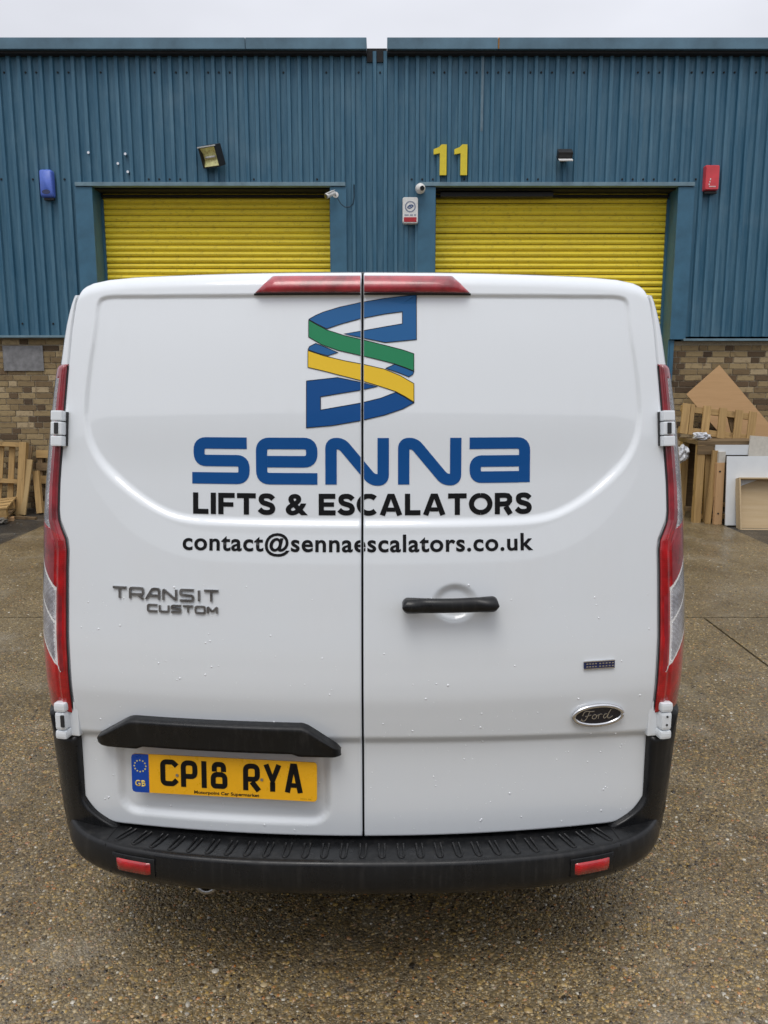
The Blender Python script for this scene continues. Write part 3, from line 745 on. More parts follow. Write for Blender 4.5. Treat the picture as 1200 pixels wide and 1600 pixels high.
part_box('lower_rail', p, (-.34, -.05, .20), (.5, .12, .04), 'pallet', (0, R(4), R(15)))
part_box('back_board', p, (.05, .34, .5), (1.36, .02, .8), 'pallet_dark')
p = tag(empty('slatted_crate_side', (4.03, 9.70, .968)), 'slatted pallet frame standing on the bench against the plywood', 'pallet')
p.rotation_euler = (R(-10), R(7), R(2))
for k, xx in enumerate((-.47, -.39, -.21, -.01, .19, .36)): part_box('slat', p, (xx + .05, -.018, .185), (.095 if k != 1 else .05, .02, .37), 'pallet', (0, random.uniform(-.02, .02), 0))
for zz in (.31, .05): part_box('rail', p, (.0, .012, zz), (.94, .035, .075), 'pallet')
part_box('cross_board', p, (.22, .06, .18), (.08, .03, .36), 'pallet_dark', (0, R(-20), 0))
crumple('crumpled_paper', (3.74, 9.42, .967), .10, 'bag', 'crumpled white paper lying on the left end of the bench', 'rubbish', 8, .45)
crumple('white_bag', (3.58, 9.62, .66), .09, 'bag', 'white plastic bag tied at the bench corner by the tail light', 'bag', 9, 1.2)
o = box('white_rail', -.235, .235, -.01, .01, -.058, .058, 'board_white', None, .002); o.location = (4.075, 9.255, .865); tag(o, 'narrow white board laid across the front of the bench', 'board')
o = box('cream_board', -.40, .40, -.009, .009, -.16, .16, 'board_cream', None, .002); o.location = (4.62, 9.235, .845); o.rotation_euler = (R(-6), R(4), 0); tag(o, 'cream board leaning on the bench above the large white panel', 'board')
p = tag(empty('pine_beam', (3.90, 9.19, 0)), 'peach pine beam standing upright at the edge of the white panel', 'beam'); p.rotation_euler = (R(-2), R(0), R(8))
part_box('beam_face', p, (-.005, 0, .36), (.095, .045, .72), 'peach'); part_box('beam_head', p, (.012, .01, .785), (.085, .04, .128), 'board_cream')
bm = bmesh.new()
for xx, zz in ((-.012, .13), (-.015, .62)): cyl_bm(bm, (xx, -.027, zz), (xx, -.02, zz), .011, .011, 10)
link('bolt_hole', from_bm(bm), 'void', p)
o = box('timber_stud', -.03, .03, -.02, .02, 0, .86, 'pallet', None, .003); o.location = (3.82, 9.24, .43); o.rotation_euler = (R(-2), R(3), 0); tag(o, 'narrow brown timber stud leaning left of the pine beam', 'stud')
o = box('melamine_board', -.55, .55, -.009, .009, 0, .80, 'board_white', None, .002); o.location = (4.50, 9.14, .402); o.rotation_euler = (R(-6), R(0), 0); tag(o, 'large white melamine panel leaning on the bench front', 'board')
p = tag(empty('wooden_tray', (4.05, 8.90, -.012)), 'open birch tray box propped on its edge before the white panel', 'tray'); p.rotation_euler = (R(-14), R(0), R(-3))
part_box('base_board', p, (.42, .125, .30), (.84, .012, .60), 'tray')
part_box('side_board', p, (.0, .06, .30), (.016, .13, .60), 'tray'); part_box('side_board', p, (.84, .06, .30), (.016, .13, .60), 'tray')
part_box('side_board', p, (.42, .06, .592), (.822, .13, .016), 'tray'); part_box('side_board', p, (.42, .06, .008), (.822, .13, .016), 'tray')

# ================================================================== the van
VX, VY = -.057, 4.40
van = tag(empty('delivery_van', (VX, VY, 0)), 'white delivery van seen from behind with blue company lettering on its doors', 'van')
Yb = tbl([(.30, 2.05), (.42, 2.035), (.62, 2.022), (.74, 2.013), (.80, 2.006), (.86, 2.0), (.95, 2.004), (1.1, 2.022), (1.3, 2.05), (1.6, 2.10), (1.85, 2.15), (1.95, 2.175), (2.0, 2.19)])
Wd = tbl([(.30, .876), (.5, .889), (.75, .900), (1.0, .909), (1.15, .906), (1.31, .895), (1.5, .878), (1.75, .842), (1.87, .817), (1.92, .800), (1.96, .784), (2.0, .77)])
Dd = lin([(.42, .80), (.51, .80), (.75, .803), (1.0, .808), (1.18, .805), (1.235, .803), (1.262, .806), (1.315, .829), (1.34, .833), (1.41, .832), (1.52, .823), (1.73, .805), (1.82, .797), (1.90, .786), (1.93, .778), (1.96, .76)])
RC = lin([(.3, .09), (1.2, .088), (1.31, .068), (1.5, .062), (1.75, .042), (1.9, .022), (2.0, .018)])
KX = .137
ROOFZ = lin([(0, 1.984), (.3, 1.983), (.5, 1.980), (.62, 1.977), (.70, 1.972), (.745, 1.964), (.77, 1.954), (.79, 1.938)])
ZTOP = lambda x: ROOFZ(np.abs(x)) - .006
ZBOT = lambda x: .442 + .09 * np.clip((np.abs(x) - .69) / .115, 0, 1)**2.5
LC = .20
def surf(s, z, out=0.):
    """rear skin of the van: s runs out from the centre line, round the corner and along the side"""
    s = np.asarray(s, float); z = np.asarray(z, float)
    sg = np.where(s < 0, -1., 1.); a_s = np.abs(s)
    W = Wd(z); rc = RC(z); a = W - rc
    x = np.minimum(a_s, a); y = Yb(z) + KX * x * x
    Ya = Yb(z) + KX * a * a; m = 2 * KX * a; hy = .17 * rc / .12 + .03
    t = np.clip((a_s - a) / LC, 0, 1)
    bx = (1 - t)**2 * a + 2 * t * (1 - t) * W + t * t * W
    by = (1 - t)**2 * Ya + 2 * t * (1 - t) * (Ya + m * rc) + t * t * (Ya + hy)
    tx = 2 * (1 - t) * (W - a); ty = 2 * (1 - t) * m * rc + 2 * t * (hy - m * rc)
    c = a_s > a
    X = np.where(c, bx, x); Y = np.where(c, by, y) + np.clip(a_s - a - LC, 0, None)
    nx = np.where(c, ty, 2 * KX * x); ny = np.where(c, -tx, -1.); L = np.hypot(nx, ny) + 1e-9
    X = X + out * nx / L; Y = Y + out * ny / L
    return np.stack([sg * X, Y, z + 0 * X], -1)
INNER = [(0, 1.915), (.60, 1.918), (.70, 1.920), (.726, 1.905), (.730, 1.83), (.746, 1.73), (.756, 1.64), (.757, 1.575), (.742, 1.505), (.705, 1.448), (.632, 1.388), (.565, 1.345), (.497, 1.318), (.40, 1.310), (0, 1.309)]
OUTER = [(0, 1.93), (.71, 1.93), (.757, 1.66), (.760, 1.575), (.755, 1.476), (.735, 1.415), (.68, 1.347), (.635, 1.300), (.555, 1.252), (.47, 1.226), (.36, 1.217), (0, 1.217)]
def mirror_poly(h):
    h = [tuple(p) for p in smooth_poly(h, 2)]; return h + [(-x, z) for x, z in h[::-1]]
IN_P, OUT_P = mirror_poly(INNER), mirror_poly(OUTER)
PLATE_P = [tuple(p) for p in [(a - .392, b + .612) for a, b in rrect(.615, .275, .06, 5)]]
def disp(x, z):
    """pressed shapes of the door skin, metres outwards"""
    low = sstep((1.60 - z) / .16)
    d1 = sdf(x, z, IN_P); w = .010 + .014 * low; dep = .0068 + .0022 * low
    h = -dep * sstep(d1 / w)
    d2 = sdf(x, z, OUT_P); h = h - .065 * np.clip(d2, 0, .075) * sstep((1.62 - z) / .2)
    ax = np.abs(x)
    zs = .750 - .018 * (ax / .77)**2
    h = h - .011 * sstep((zs - z) / .030) + .010 * sstep((.70 - z) / .22)
    h = h + .004 * np.exp(-((z - .845) / .03)**2) * 0 - .05 * np.clip(z - .85, 0, .03) * .35
    left = x < 0
    h = np.where(left, h - .013 * sstep(sdf(x, z, PLATE_P) / .026), h)
    e = np.sqrt(((x - .244) / .064)**2 + ((z - 1.113) / .053)**2)
    h = h - np.where(left, 0, .013 * sstep((1 - e) / .45))
    return h
def door_pos(x, z, out=0.):
    x = np.asarray(x, float); z = np.asarray(z, float)
    top = np.clip(1 - (ZTOP(x) - z) / .04, 0, 1)
    P = surf(x, z, disp(x, z) + out)
    P[..., 1] += .045 * (1 - np.sqrt(np.clip(1 - top * top, 0, 1)))
    return P
def vpt(P):
    P = np.array(P, float); P[..., 1] -= VY; return P
GAP = .0030
doors = {}
def make_door(sg):
    nu, nv = 205, 380
    u = np.linspace(0, 1, nu)[None, :]; v = np.linspace(0, 1, nv)[:, None]
    # crowd rows and columns near the edges so that the rim can be rounded
    u = u + .0 * v; v = v + .0 * u
    z = .445 + v * 1.51
    for _ in range(4):
        x = GAP + u * (Dd(z) - GAP); x = np.minimum(x, Dd(z))
        z = ZBOT(x) + v * (ZTOP(x) - ZBOT(x))
    edge = np.minimum(np.minimum(x - GAP, Dd(z) - x), z - ZBOT(x))
    r = .0045; e = np.clip(1 - edge / r, 0, 1); rim = -r * (1 - np.sqrt(np.clip(1 - e * e, 0, 1)))
    P = door_pos(sg * x, z, rim)
    me = grid_mesh(vpt(P if sg > 0 else P[:, ::-1]))
    bm = bmesh.new(); bm.from_mesh(me); bpy.data.meshes.remove(me)
    be = [e for e in bm.edges if e.is_boundary]
    r_ = bmesh.ops.extrude_edge_only(bm, edges=be)
    nv_ = [g_ for g_ in r_['geom'] if isinstance(g_, bmesh.types.BMVert)]
    bmesh.ops.translate(bm, vec=(0, .03, 0), verts=nv_)
    for v_ in nv_:
        if v_.co.z > 1.93: v_.co.z -= .012
    bmesh.ops.recalc_face_normals(bm, faces=bm.faces)
    o = link('rear_door', from_bm(bm), 'paint', van, True)
    return o
for sg in (-1, 1): doors[sg] = make_door(sg)
doors[-1]['label'] = 'rear door carrying the number plate'; doors[1]['label'] = 'rear door carrying the black handle and oval badge'

def to_parent(o, parent):
    """hang an object built in the van's space on one of the van's parts"""
    o.parent = parent; o.location = Vector(o.location) - Vector(parent.location); return o
def decal(name, bm, mat, lift=.0012, step=.035, sides=(-1, 1), hole=True):
    """flat drawing in door metres (x, z) -> vinyl laid on the pressed door skin, cut at the door gap"""
    xs = [v.co.x for v in bm.verts]; zs = [v.co.y for v in bm.verts]
    for axis, (a, b) in ((0, (min(xs), max(xs))), (1, (min(zs), max(zs)))):
        k = math.ceil(a / step) * step
        while k < b:
            co = [0, 0, 0]; no = [0, 0, 0]; co[axis] = k + 1e-5; no[axis] = 1
            bmesh.ops.bisect_plane(bm, geom=bm.verts[:] + bm.edges[:] + bm.faces[:], plane_co=co, plane_no=no, dist=1e-6); k += step
    out = []
    for sg in sides:
        b2 = bm.copy()
        bmesh.ops.bisect_plane(b2, geom=b2.verts[:] + b2.edges[:] + b2.faces[:], plane_co=(sg * (GAP + .0012), 0, 0), plane_no=(sg, 0, 0), clear_inner=True, dist=1e-6)
        if len(b2.faces) == 0: b2.free(); continue
        co = np.array([v.co[:] for v in b2.verts]); P = vpt(door_pos(co[:, 0], co[:, 1], lift))
        for v, q in zip(b2.verts, P): v.co = q
        bmesh.ops.recalc_face_normals(b2, faces=b2.faces)
        for f in b2.faces:
            if f.normal.y > 0: f.normal_flip()
        out.append(to_parent(link(name, from_bm(b2), mat, van), doors[sg]))
    bm.free(); return out
# --- the ribbon emblem
LG = lambda P: [((380 + cx / 3.158 - 567.0) * .001685, 1.911 - (430 + cy / 3.158 - 462) * .00166) for cx, cy in P]
top_blue = [(325, 218), (360, 198), (400, 181), (480, 157), (575, 136), (700, 114), (858, 97), (858, 318), (705, 333), (600, 312), (500, 290), (585, 276), (700, 255), (788, 240), (788, 180), (700, 192), (580, 215), (480, 243), (415, 265), (365, 240)]
green = [(325, 221), (365, 244), (415, 270), (500, 298), (600, 321), (705, 347), (790, 369), (845, 388), (845, 473), (800, 455), (750, 438), (650, 412), (575, 395), (470, 371), (390, 343), (325, 305)]
blue_l = [(322, 368), (330, 352), (360, 337), (400, 352), (470, 382), (420, 398), (370, 385)]
yellow = [(322, 372), (400, 398), (500, 422), (600, 441), (700, 464), (780, 497), (845, 535), (845, 626), (800, 598), (755, 574), (680, 549), (580, 519), (480, 494), (400, 473), (322, 455)]
blue_r = [(705, 460), (750, 440), (800, 458), (845, 476), (840, 490), (820, 502), (770, 482)]
low_blue = [(315, 522), (470, 505), (580, 528), (665, 550), (580, 568), (500, 581), (385, 600), (385, 665), (500, 645), (580, 631), (680, 607), (755, 578), (800, 602), (845, 630), (790, 660), (700, 690), (580, 718), (440, 742), (315, 753)]
for P, m in ((top_blue, 'blue_light'), (green, 'green_vinyl'), (blue_l, 'blue_light'), (yellow, 'yellow_vinyl'), (blue_r, 'blue_light'), (low_blue, 'blue_vinyl')):
    Q = LG(P); decal('emblem_ribbon', poly_bm(Q), m, .0014)
    bm = bmesh.new(); ribbon_bm(bm, Q + [Q[0]], .0016); decal('emblem_outline', bm, 'black_vinyl', .0018)
# --- company name
SN = lambda P: [((280 + cx / 2.069 - 567.0) * .001695, 1.541 - (420 + cy / 2.069 - 684) * .00167) for cx, cy in P]
SW = 37 / 2.069 * .00168
letters = [
    [([(220, 563), (62, 563), (62, 620), (210, 620), (210, 677), (38, 677)], 24)],
    [([(449, 677), (268, 677), (268, 563), (431, 563), (431, 622), (286.4, 622)], 26)],
    [([(493, 695), (493, 563), (528, 563), (626, 680), (661, 680), (661, 545)], 32)],
    [([(727, 695), (727, 563), (762, 563), (860, 680), (895, 680), (895, 545)], 32)],
    [([(940, 563), (1121, 563), (1121, 691)], 26), ([(1102.6, 673), (959, 673), (959, 621), (1102.6, 621)], 22)],
]
for strokes in letters:
    bm = bmesh.new()
    for P, fl in strokes: ribbon_bm(bm, SN(P), SW, fl / 2.069 * .00168)
    decal('letter', bm, 'blue_vinyl')
def bold_caps(body, x0, x1, z0, z1):
    """geometric bold capitals, stroke 0.235 of their height"""
    H_ = z1 - z0; w = .235
    arc = lambda cx, cz, rx, rz, a0, a1, n: [(cx + rx * math.cos(R(a0 + (a1 - a0) * k / n)), cz + rz * math.sin(R(a0 + (a1 - a0) * k / n))) for k in range(n + 1)]
    S_ = [tuple(q) for q in smooth_poly([(.67, .74), (.54, .87), (.36, .895), (.17, .85), (.13, .70), (.20, .57), (.40, .51), (.60, .44), (.66, .28), (.58, .135), (.38, .105), (.20, .13), (.06, .26)], 2)]
    G = {'L': (.70, [([(.12, 1), (.12, .1175), (.70, .1175)], w)]), 'I': (.24, [([(.12, 0), (.12, 1)], w)]), 'F': (.74, [([(.12, 0), (.12, .8825), (.74, .8825)], w), ([(.2375, .46), (.68, .46)], .21)]),
         'T': (.84, [([(0, .8825), (.84, .8825)], w), ([(.42, .765), (.42, 0)], w)]), 'E': (.76, [([(.75, .8825), (.12, .8825), (.12, .1175), (.76, .1175)], w), ([(.2375, .5), (.69, .5)], .205)]),
         'A': (1.04, [([(.13, 0), (.455, .93), (.585, .93), (.91, 0)], w * 1.02), ([(.335, .265), (.705, .265)], .19)]), 'O': (1.08, [(arc(.54, .5, .42, .40, 90, 270, 20), w), (arc(.54, .5, .42, .40, 270, 450, 20), w)]),
         'C': (.92, [(arc(.54, .5, .42, .40, 46, 314, 28), w)]), 'R': (.84, [([(.12, 0), (.12, .8825), (.46, .8825), (.60, .86), (.68, .76), (.68, .62), (.60, .51), (.46, .48), (.2375, .48)], w), ([(.50, .3625), (.72, 0)], w * 1.05)]), 'S': (.74, [(S_, w)])}
    tot = sum(G[c][0] for c in body) + .10 * (len(body) - 1); k = (x1 - x0) / tot; x_ = x0; bm = bmesh.new()
    for c in body:
        for P, wd_ in G[c][1]:
            n0 = len(bm.verts); ribbon_bm(bm, P, wd_); bm.verts.ensure_lookup_table()
            for v in bm.verts[n0:]: v.co = (x_ + v.co.x * k, z0 + min(1.0, v.co.y) * H_, 0)
        x_ += (G[c][0] + .10) * k
    return bm
for wd_, a_, b_ in (('LIFTS', -.4535, -.232), ('ESCALATORS', -.1155, .451)): decal('lettering', bold_caps(wd_, a_, b_, 1.341, 1.397), 'black_vinyl')
decal('lettering', text_bm('&', .034, 1.0, -.203, -.144, 1.341, 1.397), 'black_vinyl')
decal('lettering', text_bm('contact@sennaescalators.co.uk', .022, 1.08, -.478, .453, 1.2475, 1.2925, 'k'), 'black_vinyl')

# --- badges
def raised(name, bm, mat, x, z, h, side, lift0=.001):
    """flat drawing (x, z) lifted off the door as a solid badge of height h"""
    r = bmesh.ops.extrude_face_region(bm, geom=bm.faces[:])
    topv = {v for v in r['geom'] if isinstance(v, bmesh.types.BMVert)}
    co = np.array([v.co[:] for v in bm.verts]); lift = np.array([h if v in topv else lift0 for v in bm.verts])
    P = vpt(surf(co[:, 0], co[:, 1], disp(np.full(len(co), x), np.full(len(co), z)) + lift))
    for v, q in zip(bm.verts, P): v.co = q
    bmesh.ops.recalc_face_normals(bm, faces=bm.faces)
    return to_parent(link(name, from_bm(bm), mat, van), doors[side])
def ellipse(cx, cz, a, b, n=48): return [(cx + a * math.cos(2 * math.pi * k / n), cz + b * math.sin(2 * math.pi * k / n)) for k in range(n)]
FX, FZ = .640, .790
o = raised('oval_badge', poly_bm(ellipse(FX, FZ, .066, .026)), 'badge_black', FX, FZ, .008, 1)
bm = bmesh.new(); E1, E2 = ellipse(FX, FZ, .074, .0325), ellipse(FX, FZ, .065, .0255)
va, vb = [bm.verts.new((*p_, 0)) for p_ in E1], [bm.verts.new((*p_, 0)) for p_ in E2]
for k in range(48): bm.faces.new((va[k], va[(k + 1) % 48], vb[(k + 1) % 48], vb[k]))
bm.free(); bm = bmesh.new(); Er = ellipse(FX, FZ, .0695, .029) ; Er.append(Er[0]); Er = np.array(Er)
tube_bm(bm, [tuple(q) for q in vpt(surf(Er[:, 0], Er[:, 1], .0075 + disp(np.array([FX]), np.array([FZ]))[0]))], .0058, 8); to_parent(link('badge_ring', from_bm(bm), 'chrome', van, True), doors[1])
bm = bmesh.new()
SC = lambda P: [(FX + a * .0105, FZ + b * .0105) for a, b in P]
for P, w in (([(-4.3, .2), (-4.0, 1.2), (-3.2, 1.55), (-2.0, 1.25), (-1.2, 1.35)], .0021), ([(-2.5, 1.2), (-3.0, -.3), (-3.6, -1.3), (-4.4, -1.3), (-4.5, -.6)], .0021), ([(-3.6, -.05), (-2.7, .1), (-2.0, .3)], .0018),
             ([(-.9, .4), (-1.6, .1), (-1.7, -.7), (-1.1, -1.0), (-.5, -.5), (-.6, .1), (-.9, .4)], .0019), ([(-.5, -.2), (.1, .4), (.0, -.9)], .0018), ([(.05, .1), (.5, .45), (1.0, .3)], .0018),
             ([(2.4, .3), (1.7, .35), (1.3, -.4), (1.6, -1.0), (2.2, -.6), (2.6, .2)], .0019), ([(3.3, 1.6), (2.6, .2), (2.5, -.8), (3.0, -1.0), (3.9, -.4)], .0019)):
    ribbon_bm(bm, SC(P), w, .006)
raised('badge_script', bm, 'chrome', FX, FZ, .0095, 1, .0082)
def wide_text(body, x0, x1, z0, z1, w):
    """extended capitals drawn with strokes"""
    G = {'T': [[(0, 1), (1, 1)], [(.5, .94), (.5, 0)]], 'R': [[(.05, 0), (.05, 1), (1, 1), (1, .42), (.16, .42)], [(.62, .40), (1, 0)]], 'A': [[(0, 0), (.45, 1), (.95, 1), (.95, 0)], [(.26, .36), (.88, .36)]],
         'N': [[(.04, 0), (.04, 1), (.96, 0), (.96, 1)]], 'S': [[(1, 1), (.05, 1), (.05, .54), (.95, .46), (.95, 0), (0, 0)]], 'I': [[(.5, 0), (.5, 1)]],
         'C': [[(1, 1), (.05, 1), (.05, 0), (1, 0)]], 'U': [[(.05, 1), (.05, 0), (.95, 0), (.95, 1)]], 'O': [[(.5, 1), (.04, 1), (.04, 0), (.96, 0), (.96, 1), (.54, 1)]], 'M': [[(.04, 0), (.04, 1), (.5, .25), (.96, 1), (.96, 0)]]}
    wd = {'I': .3}
    tot = sum(wd.get(c, 1) for c in body) + .22 * (len(body) - 1); k = (x1 - x0) / tot; x_ = x0; bm = bmesh.new()
    for c in body:
        for st in G[c]: ribbon_bm(bm, [(x_ + a * wd.get(c, 1) * k + .12 * (b - .5) * 0, z0 + b * (z1 - z0)) for a, b in st], w, w * .8, 3)
        x_ += (wd.get(c, 1) + .22) * k
    return bm
raised('model_badge', wide_text('TRANSIT', -.672, -.380, 1.1145, 1.1425, .0062), 'badge_grey', -.52, 1.13, .005, -1)
raised('model_badge', wide_text('CUSTOM', -.575, -.383, 1.0835, 1.100, .0052), 'badge_grey', -.48, 1.09, .005, -1)
bm = bmesh.new(); ribbon_bm(bm, [(.594, .935), (.681, .935)], .017); raised('engine_badge', bm, 'badge_blue', .64, .935, .004, 1)
bm = bmesh.new()
for k, xx in enumerate((.600, .608, .616, .624, .636, .645, .654, .663, .672)): ribbon_bm(bm, [(xx, .939 if k % 2 else .9385), (xx + .0055, .939)], .0032); ribbon_bm(bm, [(xx, .931), (xx + .0055, .931)], .0032)
raised('badge_lettering', bm, 'chrome', .64, .935, .0055, 1, .0042)
bm = bmesh.new(); ribbon_bm(bm, [(.594, .945), (.681, .945)], .0025); ribbon_bm(bm, [(.594, .925), (.681, .925)], .0025); raised('badge_frame', bm, 'chrome', .64, .935, .0055, 1)

# --- high brake light, one half on each door
for sg in (-1, 1):
    xs = np.linspace(GAP + .002, .284, 60); rows = []
    for kk, (f, o_) in enumerate(((0, .0), (.0, .012), (.06, .017), (.5, .017), (.92, .013), (1, .003))):
        z = 1.919 + f * .046
        lim = np.where(True, (.284 - f * .046), 0); xx = np.minimum(xs, lim)
        endr = np.clip((lim - xx) / .012, 0, 1)
        P = door_pos(sg * xx, np.full_like(xx, z), o_ * np.sqrt(endr) + .0005); rows.append(P)
    P = np.array(rows); P = vpt(P if sg < 0 else P[:, ::-1])
    to_parent(link('brake_light', grid_mesh(P[::-1]), 'brake_lens', van, True), doors[sg])
    bm = bmesh.new(); ribbon_bm(bm, [(sg * GAP * 1.6, 1.9145), (sg * .286, 1.9145)], .005); decal('light_gasket', bm, 'seal', .004, sides=(sg,))
# --- right door handle
def loft_handle(name, path, side, mat):
    """closed rings (x, z, out) -> solid"""
    V, F = [], []; k = len(path[0])
    for ring in path: V += [tuple(q) for q in ring]
    for r_ in range(len(path) - 1):
        for i_ in range(k): a, b = r_ * k + i_, r_ * k + (i_ + 1) % k; F.append((a, b, b + k, a + k))
    F.append(tuple(range(k))[::-1]); F.append(tuple(range((len(path) - 1) * k, len(path) * k)))
    bm = bmesh.new(); me = mesh(V, F); bm.from_mesh(me); bpy.data.meshes.remove(me); bmesh.ops.recalc_face_normals(bm, faces=bm.faces)
    return to_parent(link(name, from_bm(bm), mat, van, True), doors[side])
rings = []
for t_ in np.concatenate([np.linspace(0, .06, 8), np.linspace(.08, .92, 29), np.linspace(.94, 1, 8)]):
    x_ = .104 + .25 * t_; e_ = min(t_, 1 - t_)
    hh = .0205 * math.sqrt(max(.03, 1 - (1 - min(1, e_ / .06))**2)) * (1 - .05 * math.exp(-((t_ - .5) / .25)**2))
    base = surf(np.array(x_), np.array(1.118))
    mid = .032 + .008 * math.sin(math.pi * t_); dep = .016 + .012 * float(1 - sstep((min(t_, 1 - t_) - .10) / .14))
    ring = []
    for k in range(12):
        a = 2 * math.pi * k / 12
        ring.append((base[0], base[1] - VY - mid + dep * math.cos(a) * (.95), 1.118 + .004 * math.sin(math.pi * t_) * 0 + hh * math.sin(a)))
    rings.append(ring)
loft_handle('door_handle', rings, 1, 'black')
# --- black grip above the number plate
def grip():
    T = lin([(-.735, .718), (-.728, .730), (-.64, .784), (-.625, .789), (-.16, .789), (-.145, .783), (-.068, .730), (-.058, .718)])
    B = lin([(-.735, .704), (-.70, .699), (-.62, .698), (-.60, .706), (-.19, .706), (-.17, .699), (-.058, .700)])
    xs = np.concatenate([np.linspace(-.735, -.72, 5), np.linspace(-.71, -.08, 70), np.linspace(-.073, -.058, 5)])
    prof = [(1, .002), (1, .026), (.985, .036), (.93, .041), (.85, .040), (.5, .032), (.15, .028), (.03, .026), (0, .020), (0, .0)]
    rows = []
    for f, o_ in prof:
        z = B(xs) + f * (T(xs) - B(xs)); en = np.sqrt(np.clip(np.minimum(xs + .737, -.056 - xs) / .02, 0, 1))
        base = surf(xs, np.full_like(xs, .75)); base[:, 2] = z; base[:, 1] -= o_ * (.15 + .85 * en) ; rows.append(base)
    to_parent(link('plate_grip', grid_mesh(vpt(np.array(rows))), 'black', van, True), doors[-1])
grip()
# --- number plate
PX, PZ = -.382, .619
pb = door_pos(np.array([PX]), np.array([PZ]), .026)[0]
plate = empty('number_plate', (pb[0], pb[1] - VY, PZ)); plate.parent = van
plate.rotation_euler = (R(-3.0), 0, math.atan(-2 * KX * PX) * -1)
def plate_part(name, bm, mat, y0, y1):
    r = bmesh.ops.extrude_face_region(bm, geom=bm.faces[:]); tv = {v for v in r['geom'] if isinstance(v, bmesh.types.BMVert)}
    for v in bm.verts: v.co = (v.co.x, -(y1 if v in tv else y0), v.co.y)
    bmesh.ops.recalc_face_normals(bm, faces=bm.faces); return link(name, from_bm(bm), mat, plate)
plate_part('plate_face', poly_bm(rrect(.520, .111, .010)), 'plate_yellow', 0, .003)
Pb = [(x, z) for x, z in rrect(.52, .111, .010) if x < -.2]; Pb = sorted(Pb, key=lambda q: math.atan2(q[1], q[0] + .24)); 
plate_part('country_band', poly_bm([(-.211, -.0553), (-.211, .0553)] + [(-.25, .0553), (-.2575, .0525), (-.2603, .045), (-.2603, -.045), (-.2575, -.0525), (-.25, -.0553)]), 'plate_blue', .0032, .0036)
bm = bmesh.new()
for k in range(12):
    a = 2 * math.pi * k / 12; P = []
    for j in range(10): b = math.pi / 2 + math.pi * j / 5; r = .0032 if j % 2 == 0 else .0014; P.append((-.2355 + .0165 * math.cos(a) + r * math.cos(b), .021 + .0165 * math.sin(a) + r * math.sin(b)))
    bm.faces.new([bm.verts.new((*q, 0)) for q in P])
plate_part('star_ring', bm, 'plate_white', .0037, .0040)
plate_part('country_letters', text_bm('GB', .03, 1.05, -.251, -.221, -.038, -.020), 'plate_pale', .0037, .0040)
plate_part('dealer_lettering', text_bm('Motorpoint Car Supermarket', .022, 1.02, -.083, .100, -.0505, -.0415, 'M'), 'black_vinyl', .0032, .0036)
plate_part('maker_marks', text_bm('IIIIII III', .0, 1.3, .215, .243, -.0505, -.0475), 'black_vinyl', .0032, .0034)
CW, CH, CS = .047, .0765, .0142
def plate_char(c, x0):
    bm = bmesh.new(); h = CH; w = CW; s = CS / 2; z0 = -.0325
    q = lambda P: [(x0 + a, z0 + b) for a, b in P]
    if c == 'C': ribbon_bm(bm, q([(w, h - .018), (w - s, h - s - .004), (w - .012, h - s), (s, h - s), (s, s), (w - .012, s), (w - s, s + .004), (w, .018)]), CS, .012)
    if c == 'P': ribbon_bm(bm, q([(s, 0), (s, h - s), (w - s, h - s), (w - s, h * .40), (2 * s, h * .40)]), CS, .014)
    if c == '1': ribbon_bm(bm, q([(s, 0), (s, h)]), CS)
    if c == '8':
        ribbon_bm(bm, q([(w / 2, s), (s, s), (s, h * .53), (w - s, h * .53), (w - s, s), (w / 2, s)]), CS, .013)
        ribbon_bm(bm, q([(s + .0035, h * .53 + s + .001), (s + .0035, h - s), (w - s - .0035, h - s), (w - s - .0035, h * .53 + s + .001)]), CS, .013)
    if c == 'R':
        ribbon_bm(bm, q([(s, 0), (s, h - s), (w - s, h - s), (w - s, h * .42), (2 * s, h * .42)]), CS, .014); ribbon_bm(bm, q([(w * .52, h * .42 - s - .0005), (w - s * .5, 0)]), CS * 1.05)
    if c == 'Y': ribbon_bm(bm, q([(s * .8, h), (w / 2, h * .40), (w - s * .8, h)]), CS); ribbon_bm(bm, q([(w / 2, h * .34), (w / 2, 0)]), CS)
    if c == 'A': ribbon_bm(bm, q([(s * .8, 0), (w / 2 - .003, h - .001), (w / 2 + .003, h - .001), (w - s * .8, 0)]), CS); ribbon_bm(bm, q([(.0165, h * .27), (w - .0165, h * .27)]), CS * .9)
    plate_part('registration_character', bm, 'black_vinyl', .0034, .0041)
cx = -.178
for c in 'CP18 RYA':
    if c == ' ': cx += .0325; continue
    plate_char(c, cx); cx += (CS if c == '1' else CW) + .0115
bm = bmesh.new()
for a in (-.130, .108):
    bmesh.ops.create_circle(bm, cap_ends=True, radius=.0042, segments=12, matrix=Matrix.Translation((a, .0, 0)))
plate_part('plate_screw', bm, 'steel', .0043, .0052)

